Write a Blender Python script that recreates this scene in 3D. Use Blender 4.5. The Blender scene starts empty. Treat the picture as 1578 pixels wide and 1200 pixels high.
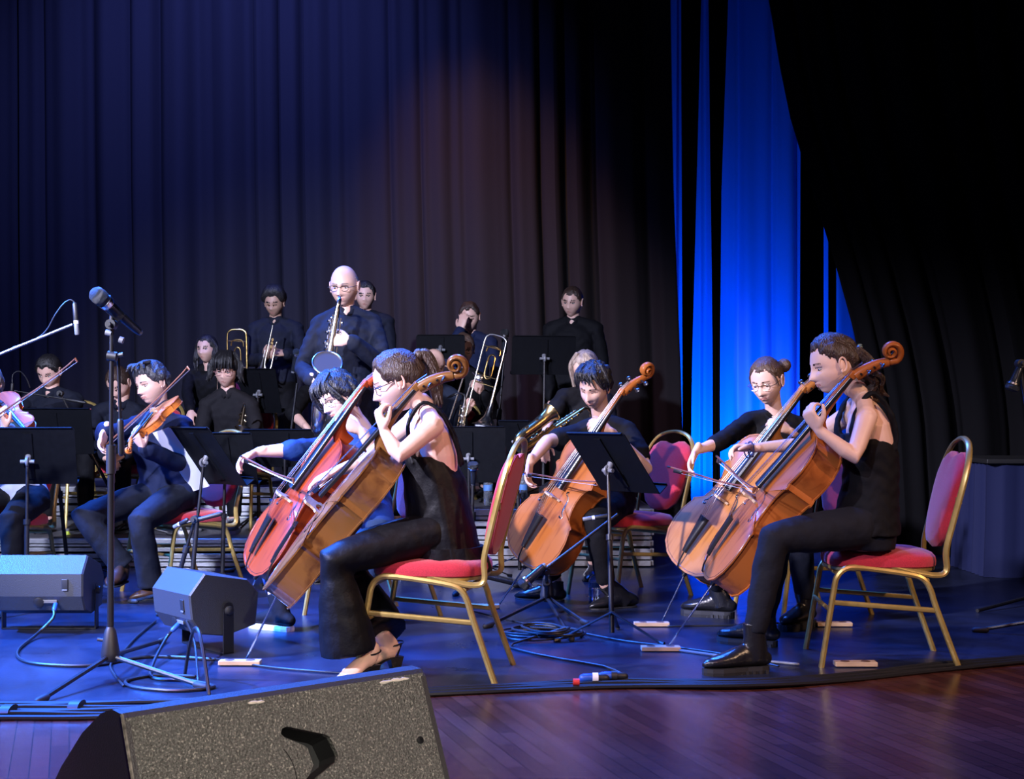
import bpy, bmesh, math, random
import numpy as np
from mathutils import Vector, Matrix, Euler, noise
R = math.radians
PI = math.pi
random.seed(7)
SC = bpy.context.scene
COL = SC.collection
V = Vector

# ---------------------------------------------------------------- camera, world, lights, exposure
FPX, CX, HY, CH = 2100.0, 789.0, 638.0, 1.03
cam_d = bpy.data.cameras.new('camera')
cam = bpy.data.objects.new('camera', cam_d)
COL.objects.link(cam)
cam.location = (0, 0, CH)
cam.rotation_euler = (R(90), 0, 0)
cam_d.sensor_width = 36
cam_d.lens = FPX / 1578 * 36
cam_d.shift_y = (HY - 600) / 1578
cam_d.clip_end = 80
SC.camera = cam
SC.view_settings.view_transform = 'Standard'
SC.view_settings.look = 'None'
SC.view_settings.exposure = 0.0
SC.view_settings.gamma = 1
SC.view_settings.use_curve_mapping = False
w = bpy.data.worlds.new('hall_air')
SC.world = w
w.use_nodes = True
w.node_tree.nodes['Background'].inputs[0].default_value = (0.10, 0.16, 0.55, 1)
w.node_tree.nodes['Background'].inputs[1].default_value = 0.030


def aim(o, tgt):
    o.rotation_euler = (V(tgt) - V(o.location)).to_track_quat('-Z', 'Y').to_euler()


def spot(loc, tgt, power, color, angle=40, blend=0.5, size=0.12):
    d = bpy.data.lights.new('stage_spot', 'SPOT')
    d.energy = power
    d.color = color
    d.spot_size = R(angle)
    d.spot_blend = blend
    d.shadow_soft_size = size
    o = bpy.data.objects.new('stage_spot', d)
    COL.objects.link(o)
    o.location = loc
    aim(o, tgt)
    return o


def area(loc, tgt, power, color, size=1.0):
    d = bpy.data.lights.new('stage_flood', 'AREA')
    d.energy = power
    d.color = color
    d.size = size
    o = bpy.data.objects.new('stage_flood', d)
    COL.objects.link(o)
    o.location = loc
    aim(o, tgt)
    return o


WHITE_V = (0.80, 0.76, 1.0)
BLUE = (0.03, 0.16, 1.0)
WARM = (1.0, 0.62, 0.38)
# front-left white key from the bridge over the audience
spot((-5.2, 2.2, 3.9), (-0.9, 6.3, 1.0), 6500, WHITE_V, 36, 0.8)
spot((-3.2, -2.0, 4.6), (1.3, 6.4, 0.7), 1900, WHITE_V, 24, 0.9)
spot((-3.4, 0.5, 4.6), (-1.6, 10.2, 0.7), 7500, (0.66, 0.70, 1.0), 36, 0.8)
# warm fill from the right front
spot((5.0, 1.5, 4.0), (0.3, 6.4, 0.6), 900, WARM, 40, 0.8)
# blue wash from above and behind
spot((-3.4, 8.8, 5.4), (-1.5, 6.0, 0), 9000, BLUE, 62, 0.8, 0.5)
spot((0.4, 8.9, 5.6), (0.2, 6.2, 0), 2600, BLUE, 60, 0.8, 0.5)
spot((-6.2, 5.6, 5.0), (-2.2, 5.9, 0.0), 26000, (0.02, 0.17, 1.0), 40, 0.9)
# blue up-lights on the cyclorama strip, brown and blue washes on the backdrop
spot((2.45, 13.9, 0.10), (2.3, 15.1, 1.2), 620, (0.0, 0.15, 1.0), 120, 0.9)
spot((2.0, 13.9, 0.10), (1.9, 15.1, 1.0), 260, (0.0, 0.11, 1.0), 80, 0.6)
spot((-0.9, 10.9, 7.0), (-0.15, 13.0, 1.3), 1700, (1.0, 0.48, 0.27), 40, 1.0)
spot((-2.6, 9.6, 6.8), (-2.6, 13.0, 3.8), 2500, (0.14, 0.19, 1.0), 84, 1.0)
# work light on the near wedge and parquet
spot((1.4, -1.6, 3.0), (-0.7, 3.1, 0.2), 1250, (1.0, 0.95, 0.82), 24, 0.5)
spot((0.6, 1.0, 4.4), (0.6, 4.2, 0), 260, (1.0, 0.42, 0.50), 62, 0.8)
spot((-2.6, 1.6, 4.4), (-1.9, 4.1, 0), 1100, (0.80, 0.36, 0.95), 34, 0.8)


def P(px, py, d):
    return V(((px - CX) / FPX * d, d, CH + (HY - py) / FPX * d))


def FL(px, py, z=0.0):
    d = (CH - z) * FPX / (py - HY)
    return V(((px - CX) / FPX * d, d, z))


# ---------------------------------------------------------------- materials
_m = {}


def mat(name, col, rough=0.5, metal=0.0, noise_s=0, noise_a=0.0, bump=0.0, bump_s=60, coat=0, spec=None, sheen=0,
        stretch=None, col2=None, emis=None, alpha=None, trans=0):
    if name in _m:
        return _m[name]
    m = bpy.data.materials.new(name)
    m.use_nodes = True
    nt = m.node_tree
    b = nt.nodes['Principled BSDF']
    b.inputs['Base Color'].default_value = (*col, 1)
    b.inputs['Roughness'].default_value = rough
    b.inputs['Metallic'].default_value = metal
    if spec is not None:
        b.inputs['Specular IOR Level'].default_value = spec
    if coat:
        b.inputs['Coat Weight'].default_value = coat
        b.inputs['Coat Roughness'].default_value = 0.12
    if sheen:
        b.inputs['Sheen Weight'].default_value = sheen
    if trans:
        b.inputs['Transmission Weight'].default_value = trans
    if emis:
        b.inputs['Emission Color'].default_value = (*emis[0], 1)
        b.inputs['Emission Strength'].default_value = emis[1]
    if noise_a or bump:
        tc = nt.nodes.new('ShaderNodeTexCoord')
        mp = nt.nodes.new('ShaderNodeMapping')
        nt.links.new(tc.outputs['Object'], mp.inputs[0])
        if stretch:
            mp.inputs['Scale'].default_value = stretch
    if noise_a:
        n = nt.nodes.new('ShaderNodeTexNoise')
        n.inputs['Scale'].default_value = noise_s
        n.inputs['Detail'].default_value = 5
        nt.links.new(mp.outputs[0], n.inputs['Vector'])
        r = nt.nodes.new('ShaderNodeValToRGB')
        c2 = col2 or tuple(max(0, c * (1 - noise_a)) for c in col)
        r.color_ramp.elements[0].position = 0.32
        r.color_ramp.elements[1].position = 0.68
        r.color_ramp.elements[0].color = (*c2, 1)
        r.color_ramp.elements[1].color = (*col, 1)
        nt.links.new(n.outputs[0], r.inputs[0])
        nt.links.new(r.outputs[0], b.inputs['Base Color'])
    if bump:
        n = nt.nodes.new('ShaderNodeTexNoise')
        n.inputs['Scale'].default_value = bump_s
        n.inputs['Detail'].default_value = 4
        nt.links.new(mp.outputs[0], n.inputs['Vector'])
        bp = nt.nodes.new('ShaderNodeBump')
        bp.inputs['Strength'].default_value = bump
        bp.inputs['Distance'].default_value = 0.01
        nt.links.new(n.outputs[0], bp.inputs['Height'])
        nt.links.new(bp.outputs[0], b.inputs['Normal'])
    _m[name] = m
    return m


GOLD = mat('gold paint', (0.50, 0.36, 0.11), 0.34, 0.55, 30, 0.2)
RED = mat('red velvet', (0.52, 0.012, 0.035), 0.85, 0, 240, 0.35, 0.3, 500, sheen=0.3)
WHITEPIPE = mat('piping', (0.75, 0.7, 0.65), 0.7)
BLACKM = mat('black metal', (0.012, 0.012, 0.014), 0.38, 0.2)
BLACKP = mat('black plastic', (0.012, 0.012, 0.013), 0.5)
DESK = mat('desk black', (0.003, 0.0035, 0.005), 0.6, 0, 40, 0.3, spec=0.10)
RUBBER = mat('rubber', (0.012, 0.012, 0.014), 0.65)
STEEL = mat('steel', (0.6, 0.6, 0.62), 0.25, 1.0)
SILVER = mat('silver', (0.75, 0.74, 0.72), 0.22, 1.0)
BRASS = mat('lacquered brass', (0.72, 0.50, 0.20), 0.24, 1.0)
OLDBRASS = mat('worn lacquer', (0.48, 0.36, 0.22), 0.3, 1.0, 50, 0.35)
EBONY = mat('ebony', (0.010, 0.009, 0.009), 0.28, 0, coat=0.3)
PAPER = mat('paper', (0.82, 0.82, 0.85), 0.8)
WHITEH = mat('horsehair', (0.85, 0.82, 0.76), 0.6)
PALEWOOD = mat('pale wood', (0.55, 0.38, 0.24), 0.5, 0, 12, 0.35, stretch=(1, 8, 8))
BLUETAPE = mat('blue plastic', (0.02, 0.09, 0.5), 0.4)
REDTAPE = mat('red tape', (0.6, 0.03, 0.02), 0.5)
GREY = mat('grey plastic', (0.13, 0.135, 0.15), 0.45)
WHITEP = mat('white plastic', (0.75, 0.75, 0.78), 0.4)
ALU = mat('aluminium', (0.62, 0.63, 0.66), 0.32, 0.85, 30, 0.3, stretch=(1, 10, 10))
CLEAR = mat('clear bottle', (0.85, 0.92, 1.0), 0.08, trans=0.9)
CABLE = mat('cable', (0.012, 0.013, 0.016), 0.42)
LIP = mat('lips', (0.48, 0.22, 0.18), 0.45)
EYEW = mat('eye white', (0.38, 0.35, 0.34), 0.3)
EYED = mat('eye dark', (0.02, 0.012, 0.01), 0.2)


def skin_mat(i=0):
    cols = [(0.68, 0.42, 0.33), (0.60, 0.37, 0.28), (0.45, 0.27, 0.19), (0.73, 0.48, 0.39)]
    return mat('skin %d' % i, cols[i], 0.48, 0, 14, 0.10, 0.05, 220)


def varnish(name, c1, c2):
    return mat(name, c1, 0.30, 0, 3.0, 0, 0.03, 40, coat=0.55, col2=c2) if False else _varn(name, c1, c2)


def _varn(name, c1, c2, coat=0.07):
    if name in _m:
        return _m[name]
    m = bpy.data.materials.new(name)
    m.use_nodes = True
    nt = m.node_tree
    b = nt.nodes['Principled BSDF']
    b.inputs['Roughness'].default_value = 0.45
    b.inputs['Specular IOR Level'].default_value = 0.16
    b.inputs['Coat Weight'].default_value = 0.6 if name.startswith('brown') else 0.07
    b.inputs['Coat Roughness'].default_value = 0.12
    tc = nt.nodes.new('ShaderNodeTexCoord')
    mp = nt.nodes.new('ShaderNodeMapping')
    mp.inputs['Scale'].default_value = (18, 6, 1.6)
    nt.links.new(tc.outputs['Object'], mp.inputs[0])
    n = nt.nodes.new('ShaderNodeTexNoise')
    n.inputs['Scale'].default_value = 2.2
    n.inputs['Detail'].default_value = 7
    n.inputs['Distortion'].default_value = 0.6
    nt.links.new(mp.outputs[0], n.inputs['Vector'])
    n2 = nt.nodes.new('ShaderNodeTexNoise')
    n2.inputs['Scale'].default_value = 5
    nt.links.new(tc.outputs['Object'], n2.inputs['Vector'])
    ad = nt.nodes.new('ShaderNodeMath')
    ad.operation = 'ADD'
    nt.links.new(n.outputs[0], ad.inputs[0])
    nt.links.new(n2.outputs[0], ad.inputs[1])
    r = nt.nodes.new('ShaderNodeValToRGB')
    r.color_ramp.elements[0].position = 0.75
    r.color_ramp.elements[1].position = 1.25 if False else 1.0
    r.color_ramp.elements[0].color = (*c2, 1)
    r.color_ramp.elements[1].color = (*c1, 1)
    nt.links.new(ad.outputs[0], r.inputs[0])
    nt.links.new(r.outputs[0], b.inputs['Base Color'])
    _m[name] = m
    return m


def cloth(name, col, rough=0.8):
    return mat('cloth ' + name, tuple(c * 0.6 for c in col), rough, 0, 9, 0.25, 0.35, 26, spec=0.18)


BLK = cloth('black', (0.007, 0.007, 0.010))
BLKS = cloth('black satin', (0.006, 0.006, 0.009), 0.55)
NAVY = cloth('navy', (0.014, 0.024, 0.08))
NAVY2 = cloth('dark navy', (0.014, 0.018, 0.036))
SLATE = cloth('slate trousers', (0.016, 0.020, 0.036))
BLUESH = cloth('blue sweatshirt', (0.02, 0.07, 0.30))
JEANS = cloth('jeans', (0.03, 0.07, 0.20))
WHITESH = cloth('white', (0.6, 0.6, 0.62))
LEATHER = mat('black leather', (0.010, 0.010, 0.012), 0.28, 0, 0, 0, 0.2, 60)
SUEDE = mat('grey suede', (0.035, 0.037, 0.042), 0.8)
BROWNL = mat('brown leather', (0.05, 0.022, 0.012), 0.4)


def hair_mat(name, col):
    return mat('hair ' + name, col, 0.42, 0, 30, 0.55, 0.8, 60, stretch=(3, 3, 0.7), spec=0.6)


H_BLK = hair_mat('black', (0.012, 0.011, 0.013))
H_BRN = hair_mat('dark brown', (0.05, 0.026, 0.017))
H_LBR = hair_mat('brown', (0.10, 0.055, 0.035))
H_BLD = hair_mat('blond', (0.42, 0.32, 0.25))
H_GRY = hair_mat('grey', (0.22, 0.2, 0.2))
H_SALT = hair_mat('dark grey', (0.045, 0.045, 0.055))


# ---------------------------------------------------------------- mesh accumulator
def catmull(pts, n):
    pts = [np.array(p, float) for p in pts]
    if n <= 1 or len(pts) < 3:
        return pts
    out = []
    for i in range(len(pts) - 1):
        p0 = pts[max(i - 1, 0)]; p1 = pts[i]; p2 = pts[i + 1]; p3 = pts[min(i + 2, len(pts) - 1)]
        for k in range(n):
            t = k / n
            out.append(0.5 * (2 * p1 + (p2 - p0) * t + (2 * p0 - 5 * p1 + 4 * p2 - p3) * t * t + (3 * p1 - p0 - 3 * p2 + p3) * t ** 3))
    out.append(pts[-1])
    return out


class MB:
    def __init__(s, M=None):
        s.v = []; s.f = []; s.m = []; s.mi = 0; s.M = M

    def add(s, vs, fs, mi=None):
        o = len(s.v)
        if s.M is not None:
            vs = [s.M @ V(p) for p in vs]
        s.v += [tuple(p) for p in vs]
        s.f += [tuple(i + o for i in f) for f in fs]
        s.m += [s.mi if mi is None else mi] * len(fs)
        return s

    def box(s, c, size, rot=None, bev=0.0, mi=None):
        sx, sy, sz = [k / 2 for k in size]
        if bev <= 0:
            vs = [V((x * sx, y * sy, z * sz)) for x in (-1, 1) for y in (-1, 1) for z in (-1, 1)]
            fs = [(0, 1, 3, 2), (4, 6, 7, 5), (0, 4, 5, 1), (2, 3, 7, 6), (0, 2, 6, 4), (1, 5, 7, 3)]
        else:
            bm = bmesh.new()
            bmesh.ops.create_cube(bm, size=1)
            for q in bm.verts:
                q.co = V((q.co.x * 2 * sx, q.co.y * 2 * sy, q.co.z * 2 * sz))
            bmesh.ops.bevel(bm, geom=bm.edges[:] , offset=bev, segments=3, affect='EDGES', profile=0.6)
            bm.verts.index_update()
            vs = [q.co.copy() for q in bm.verts]
            fs = [[q.index for q in f.verts] for f in bm.faces]
            bm.free()
        if rot is not None:
            vs = [rot @ p for p in vs]
        return s.add([p + V(c) for p in vs], fs, mi)

    def loft(s, rings, cap=True, mi=None, closed=False):
        n = len(rings[0]); vs = [p for r in rings for p in r]; fs = []
        k = len(rings)
        for i in range(k if closed else k - 1):
            a = i * n; b = ((i + 1) % k) * n
            for j in range(n):
                fs.append((a + j, a + (j + 1) % n, b + (j + 1) % n, b + j))
        if cap and not closed:
            fs.append(tuple(range(n - 1, -1, -1)))
            fs.append(tuple(range((k - 1) * n, k * n)))
        return s.add(vs, fs, mi)

    def tube(s, pts, rad, seg=10, side=None, n=1, cap='flat', mi=None, closed=False):
        """rad: number, or list of numbers / (side, other) pairs"""
        L = len(pts)
        if not isinstance(rad, (list, tuple)):
            rad = [rad] * L
        rr = [(r, r) if not isinstance(r, (tuple, list)) else tuple(r) for r in rad]
        rows = [tuple(p) + tuple(r) for p, r in zip(pts, rr)]
        rows = catmull(rows, n)
        P_ = [V(r[:3]) for r in rows]; RR = [(max(1e-4, r[3]), max(1e-4, r[4])) for r in rows]
        K = len(P_)
        T = []
        for i in range(K):
            a = P_[max(i - 1, 0)] if not closed else P_[i - 1]
            b = P_[min(i + 1, K - 1)] if not closed else P_[(i + 1) % K]
            t = (b - a)
            T.append(t.normalized() if t.length > 1e-9 else V((0, 0, 1)))
        if side is None:
            u = T[0].orthogonal().normalized()
        else:
            u = V(side)
        rings = []
        for i in range(K):
            base = V(side) if side is not None else u
            u = (base - T[i] * base.dot(T[i]))
            u = u.normalized() if u.length > 1e-6 else T[i].orthogonal().normalized()
            w_ = T[i].cross(u)
            rings.append([P_[i] + u * (RR[i][0] * math.cos(2 * PI * j / seg)) + w_ * (RR[i][1] * math.sin(2 * PI * j / seg)) for j in range(seg)])
        if cap == 'round' and not closed:
            def dome(ring, c, t, r):
                out = []
                for q in (0.5, 0.85):
                    out.append([c + (p - c) * math.cos(q * PI / 2) + t * (r * math.sin(q * PI / 2)) for p in ring])
                return out
            st = dome(rings[0], P_[0], -T[0], min(RR[0]))
            en = dome(rings[-1], P_[-1], T[-1], min(RR[-1]))
            rings = st[::-1] + rings + en
        return s.loft(rings, True, mi, closed)

    def lathe(s, prof, seg=20, origin=(0, 0, 0), axis=(0, 0, 1), mi=None):
        """prof: list of (r, h)"""
        q = V((0, 0, 1)).rotation_difference(V(axis).normalized())
        rings = [[V(origin) + q @ V((max(r, 1e-4) * math.cos(2 * PI * j / seg), max(r, 1e-4) * math.sin(2 * PI * j / seg), h)) for j in range(seg)] for r, h in prof]
        return s.loft(rings, True, mi)

    def ell(s, c, r, rot=None, u=16, v=10, mi=None):
        vs = [V((0, 0, -1))]
        for i in range(1, v):
            ph = -PI / 2 + PI * i / v
            for j in range(u):
                vs.append(V((math.cos(ph) * math.cos(2 * PI * j / u), math.cos(ph) * math.sin(2 * PI * j / u), math.sin(ph))))
        vs.append(V((0, 0, 1)))
        fs = []
        for j in range(u):
            fs.append((0, 1 + (j + 1) % u, 1 + j))
            e = 1 + (v - 2) * u
            fs.append((e + j, e + (j + 1) % u, len(vs) - 1))
        for i in range(v - 2):
            for j in range(u):
                a = 1 + i * u; b = a + u
                fs.append((a + j, a + (j + 1) % u, b + (j + 1) % u, b + j))
        r = (r, r, r) if not isinstance(r, (tuple, list)) else r
        out = []
        for p in vs:
            p = V((p.x * r[0], p.y * r[1], p.z * r[2]))
            if rot is not None:
                p = rot @ p
            out.append(p + V(c))
        return s.add(out, fs, mi)

    def torus(s, c, R_, r, normal=(0, 0, 1), seg=24, sub=8, squash=(1, 1), mi=None):
        q = V((0, 0, 1)).rotation_difference(V(normal).normalized())
        pts = [V(c) + q @ V((R_ * squash[0] * math.cos(2 * PI * i / seg), R_ * squash[1] * math.sin(2 * PI * i / seg), 0)) for i in range(seg)]
        return s.tube(pts, r, sub, closed=True, side=q @ V((0, 0, 1)), mi=mi)

    def prism(s, poly, depth, M=None, mi=None):
        """poly (x,z) extruded along y from -depth/2"""
        n = len(poly)
        vs = [V((x, -depth / 2, z)) for x, z in poly] + [V((x, depth / 2, z)) for x, z in poly]
        if M is not None:
            vs = [M @ p for p in vs]
        fs = [tuple(range(n)), tuple(range(2 * n - 1, n - 1, -1))]
        for i in range(n):
            j = (i + 1) % n
            fs.append((i, i + n, j + n, j))
        return s.add(vs, fs, mi)

    def mesh(s, name, origin=(0, 0, 0)):
        o = V(origin)
        me = bpy.data.meshes.new(name)
        me.from_pydata([tuple(V(p) - o) for p in s.v], [], s.f)
        me.polygons.foreach_set('material_index', s.m)
        return me

    def build(s, name, mats, parent=None, smooth=True, origin=None, wo=None):
        """wo: world position of the parent (mesh is stored relative to it)"""
        if origin is None:
            origin = parent.location if (parent is not None and wo is None) else (wo or (0, 0, 0))
        me = s.mesh(name, origin)
        return link(name, me, mats, parent, smooth, origin)


def fix(me):
    bm = bmesh.new()
    bm.from_mesh(me)
    bmesh.ops.recalc_face_normals(bm, faces=bm.faces[:])
    bm.to_mesh(me)
    bm.free()


def link(name, me, mats, parent=None, smooth=True, origin=(0, 0, 0)):
    fix(me)
    if not isinstance(mats, (list, tuple)):
        mats = [mats]
    for m in mats:
        me.materials.append(m)
    if smooth:
        me.polygons.foreach_set('use_smooth', [True] * len(me.polygons))
        try:
            me.set_sharp_from_angle(angle=R(42))
        except Exception:
            pass
    o = bpy.data.objects.new(name, me)
    COL.objects.link(o)
    if parent is None:
        o.location = origin
    else:
        o.parent = parent
    return o


def vox(mb, size, smooth=2, name='tmp'):
    """merge the closed shells of mb into one continuous surface"""
    me = mb.mesh(name)
    fix(me)
    o = bpy.data.objects.new(name, me)
    COL.objects.link(o)
    m = o.modifiers.new('r', 'REMESH')
    m.mode = 'VOXEL'
    m.voxel_size = size
    m.adaptivity = 0
    if smooth:
        k = o.modifiers.new('s', 'SMOOTH')
        k.factor = 0.5
        k.iterations = smooth
    dg = bpy.context.evaluated_depsgraph_get()
    out = bpy.data.meshes.new_from_object(o.evaluated_get(dg))
    bpy.data.objects.remove(o)
    bpy.data.meshes.remove(me)
    out.materials.clear()
    return out


def rebase(me, origin):
    me.transform(Matrix.Translation(-V(origin)))
    return me


def wrinkle(me, amp, scale, seed=0.0):
    n = len(me.vertices)
    co = np.empty(n * 3, 'f'); me.vertices.foreach_get('co', co); co = co.reshape(-1, 3)
    no = np.empty(n * 3, 'f'); me.vertex_normals.foreach_get('vector', no); no = no.reshape(-1, 3)
    p = co * scale + seed
    d = np.sin(p[:, 0] * 1.7 + 2.1 * np.sin(p[:, 2] * 1.3 + p[:, 1])) * np.sin(p[:, 2] * 2.3 + 1.7 * np.sin(p[:, 0] * 1.1 + p[:, 1] * 0.7)) \
        + 0.5 * np.sin(p[:, 2] * 4.1 + 2.0 * np.sin(p[:, 0] * 2.9) + p[:, 1] * 2.0)
    co = co + no * (amp * d)[:, None]
    me.vertices.foreach_set('co', co.astype('f').ravel())
    me.update()


def tag(o, label, cat, group=None, kind=None):
    o['label'] = label
    o['category'] = cat
    if group:
        o['group'] = group
    if kind:
        o['kind'] = kind
    return o


def empty(name, loc=(0, 0, 0), rz=0.0):
    o = bpy.data.objects.new(name, None)
    COL.objects.link(o)
    o.location = loc
    o.rotation_euler = (0, 0, rz)
    o.empty_display_size = 0.1
    return o


def kids(o):
    return [c for c in COL.objects if c.parent == o]


def copy_tree(o, parent=None):
    c = o.copy()
    COL.objects.link(c)
    c.parent = parent
    for ch in kids(o):
        copy_tree(ch, c)
    return c


def struct(o):
    o['kind'] = 'structure'
    return o
# ---------------------------------------------------------------- people
_ICO = {}


def ico(sub):
    if sub not in _ICO:
        bm = bmesh.new()
        bmesh.ops.create_icosphere(bm, subdivisions=sub, radius=1)
        bm.verts.index_update()
        _ICO[sub] = ([v.co.normalized() for v in bm.verts], [[v.index for v in f.verts] for f in bm.faces])
        bm.free()
    return _ICO[sub]


def sst(a, b, x):
    t = min(1, max(0, (x - a) / (b - a))) if a != b else float(x > a)
    return t * t * (3 - 2 * t)


def g(x, s):
    return math.exp(-(x / s) ** 2 / 2)


def head_pt(n, face=True, fem=0.0):
    """unit direction -> head surface; x = side, y = forward, z = up; chin -0.115, crown +0.115"""
    x, y, z = n
    rh = math.sqrt(max(0, 1 - z * z))
    hx, hy = (x / rh, y / rh) if rh > 1e-5 else (0, 0)
    zz = z * 0.116
    if z < 0:
        r1 = (1 - abs(z) ** 3.0) ** 0.5
        r1 = r1 * (1 - 0.30 * sst(-0.15, -0.95, z))
        wx = 0.073 * r1 * (1 - 0.10 * fem * sst(-0.2, -0.9, z))
        wy = 0.092 * (1 - abs(z) ** 3.4) ** 0.5
        if hy < 0:
            wy = 0.098 * (1 - abs(z) ** 2) ** 0.5 * (1 - 0.35 * sst(-0.1, -0.7, z))
    else:
        r1 = (1 - z ** 2.4) ** 0.5
        wx = 0.075 * r1
        wy = (0.092 if hy > 0 else 0.104) * (1 - z ** 2.5) ** 0.5
    px, py = hx * wx, hy * wy
    if hy > 0:
        py *= 1 - 0.06 * g(px, 0.02) * 0
        px *= 1 + 0.05 * hy
    if face and hy > 0.15:
        f = sst(0.15, 0.5, hy)
        ax = abs(px)
        d = 0.0
        nz = zz
        prof = 0.0
        if -0.058 < nz < 0.016:
            if nz > -0.038:
                prof = 0.004 + 0.023 * ((0.016 - nz) / 0.054) ** 1.3
            else:
                prof = 0.027 * (1 - sst(-0.038, -0.052, nz))
            wdt = 0.0075 + 0.0055 * sst(0.0, -0.038, nz)
            d += prof * g(px, wdt)
        d -= 0.011 * g(ax - 0.031, 0.015) * g(nz - 0.0, 0.010)
        d += 0.006 * g(ax - 0.026, 0.020) * g(nz - 0.020, 0.007) * (1 - 0.5 * fem)
        d += 0.005 * g(ax - 0.040, 0.016) * g(nz + 0.030, 0.016)
        d += 0.0065 * g(px, 0.019) * (g(nz + 0.0605, 0.0042) + 1.1 * g(nz + 0.0715, 0.005))
        d -= 0.003 * g(px, 0.024) * g(nz + 0.066, 0.0020)
        d -= 0.003 * g(px, 0.020) * g(nz + 0.082, 0.006)
        d += 0.008 * g(px, 0.018) * g(nz + 0.100, 0.012)
        py += d * f
    return V((px, py, zz))


def head_mesh(mb, M, fem=0.0, sub=4, eyes='open', brow=True, mustache=False):
    """adds a head; slots 0 skin, 1 lips, 2 eye white, 3 dark, 4 hair (brows)"""
    ns, fs = ico(sub)
    vs = [head_pt(n, True, fem) for n in ns]
    skin, lips, br, lid = [], [], [], []
    for f in fs:
        c = (vs[f[0]] + vs[f[1]] + vs[f[2]]) / 3
        if c.y > 0.05 and abs(c.x) < (0.021 if sub > 4 else 0.017) and -0.0755 + 0.2 * abs(c.x) < c.z < (-0.0570 if sub > 4 else -0.061) - 0.15 * abs(c.x):
            lips.append(f)
        elif brow and c.y > 0.04 and 0.012 < abs(c.x) < 0.048 and abs(c.z - (0.0225 - 6 * (abs(c.x) - 0.034) ** 2)) < 0.0028:
            br.append(f)
        elif c.y > 0.04 and 0.015 < abs(c.x) < 0.047 and abs(c.z - (-0.003 if eyes == 'shut' else 0.0055)) < 0.0016 + (0 if sub > 4 else .0012):
            lid.append(f)
        elif mustache and c.y > 0.05 and abs(c.x) < 0.03 and -0.057 < c.z < -0.049:
            br.append(f)
        else:
            skin.append(f)
    o = len(mb.v)
    mb.v += [tuple(M @ p) for p in vs]
    for lst, mi in ((skin, 0), (lips, 1), (br, 4), (lid, 3)):
        mb.f += [tuple(i + o for i in f) for f in lst]
        mb.m += [mi] * len(lst)
    R3 = M.to_3x3()
    for sx in (-1, 1):
        if eyes != 'shut':
            mb.ell(M @ V((sx * 0.031, 0.0700, -0.002)), (0.0125, 0.0115, 0.0050), R3, 12, 8, 2)
            mb.ell(M @ V((sx * 0.031, 0.0783, -0.003)), (0.0050, 0.0045, 0.0044), R3, 10, 6, 3)
        # ear: flattened bowl with a rim and lobe
        er = R3 @ Euler((0, 0, R(-sx * 20))).to_matrix()
        mb.ell(M @ V((sx * 0.076, -0.006, -0.004)), (0.009, 0.017, 0.030), er, 12, 8, 0)
        pts = [M @ V((sx * (0.083 + 0.003 * math.sin(a)), -0.006 - 0.016 * math.cos(a), -0.002 + 0.028 * math.sin(a))) for a in [R(k) for k in range(-95, 215, 22)]]
        mb.tube(pts, 0.0042, 6, cap='round', mi=0)
        mb.ell(M @ V((sx * 0.081, 0.002, -0.028)), (0.005, 0.007, 0.009), er, 8, 6, 0)


def hair_shell(mb, M, thick=0.012, front=0.060, side_z=-0.02, back_z=-0.07, sub=4, rough=0.004, seed=0, crown=0.0, temple=0.0,
               fringe=None, part=None):
    """hair as a full shell round the skull that dives inside the head where there is no hair"""
    ns, fs = ico(sub)
    vs = []
    for n in ns:
        p = head_pt(n, False)
        # hairline height as a function of azimuth (0 front .. pi back)
        az = abs(math.atan2(n.x, n.y))
        if az < 0.75:
            hl = front + 0.010 * g(az - 0.5, 0.16) - 0.010 * sst(0.5, 0.75, az)
        elif az < 1.25:
            hl = (front - 0.010) + (temple - (front - 0.010)) * sst(0.75, 1.15, az)
        elif az < 1.75:
            hl = temple + (side_z - temple) * sst(1.25, 1.55, az)
        else:
            hl = side_z + (back_z - side_z) * sst(1.75, 2.5, az)
        if fringe:
            hl = min(hl, fringe + 0.006 * math.sin(n.x * 30 + seed)) if az < 1.1 else hl
        hl += 0.011 * noise.noise(V((n.x * 9 + seed, n.y * 9, seed * 1.7))) + 0.006 * noise.noise(V((n.x * 30 + seed, n.y * 30, 0)))
        k = sst(-0.004, 0.006, p.z - hl)
        q = noise.noise(V((n.x * 3.5 + seed, n.y * 3.5, n.z * 1.6)))
        q2 = noise.noise(V((n.x * 11 + seed, n.y * 11, n.z * 3.5 + 5)))
        t = thick + rough * (q + 0.7 * q2) * 1.6 + crown * sst(0.3, 1, n.z)
        if part is not None:
            t -= 0.006 * g(n.x - part, 0.05) * sst(-0.2, 0.3, n.z)
        t = 0.003 + (t - 0.003) * sst(0.0, 0.034, p.z - hl)
        off = k * t - (1 - k) * 0.016
        L = p.length
        vs.append(M @ (p * ((L + off) / L)))
    o = len(mb.v)
    mb.v += [tuple(p) for p in vs]
    mb.f += [tuple(i + o for i in f) for f in fs]
    mb.m += [0] * len(fs)


def lock(mb, pts, r0, r1, n=5, k=1, spread=0.0, seed=0, seg=6, flat=1.0):
    rd = random.Random(seed)
    for i in range(k):
        o = V((rd.uniform(-1, 1), rd.uniform(-1, 1), rd.uniform(-1, 1))) * spread
        pp = []
        for j, p in enumerate(pts):
            jj = V((rd.uniform(-1, 1), rd.uniform(-1, 1), rd.uniform(-1, 1))) * spread * 0.35
            pp.append(V(p) + o * (0.35 + 0.65 * j / (len(pts) - 1)) + jj)
        rr = [r0 + (r1 - r0) * j / (len(pts) - 1) for j in range(len(pts))]
        rr[-1] *= 0.35
        mb.tube(pp, [(a, a * flat) for a in rr], seg, n=n, cap='round')


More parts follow.
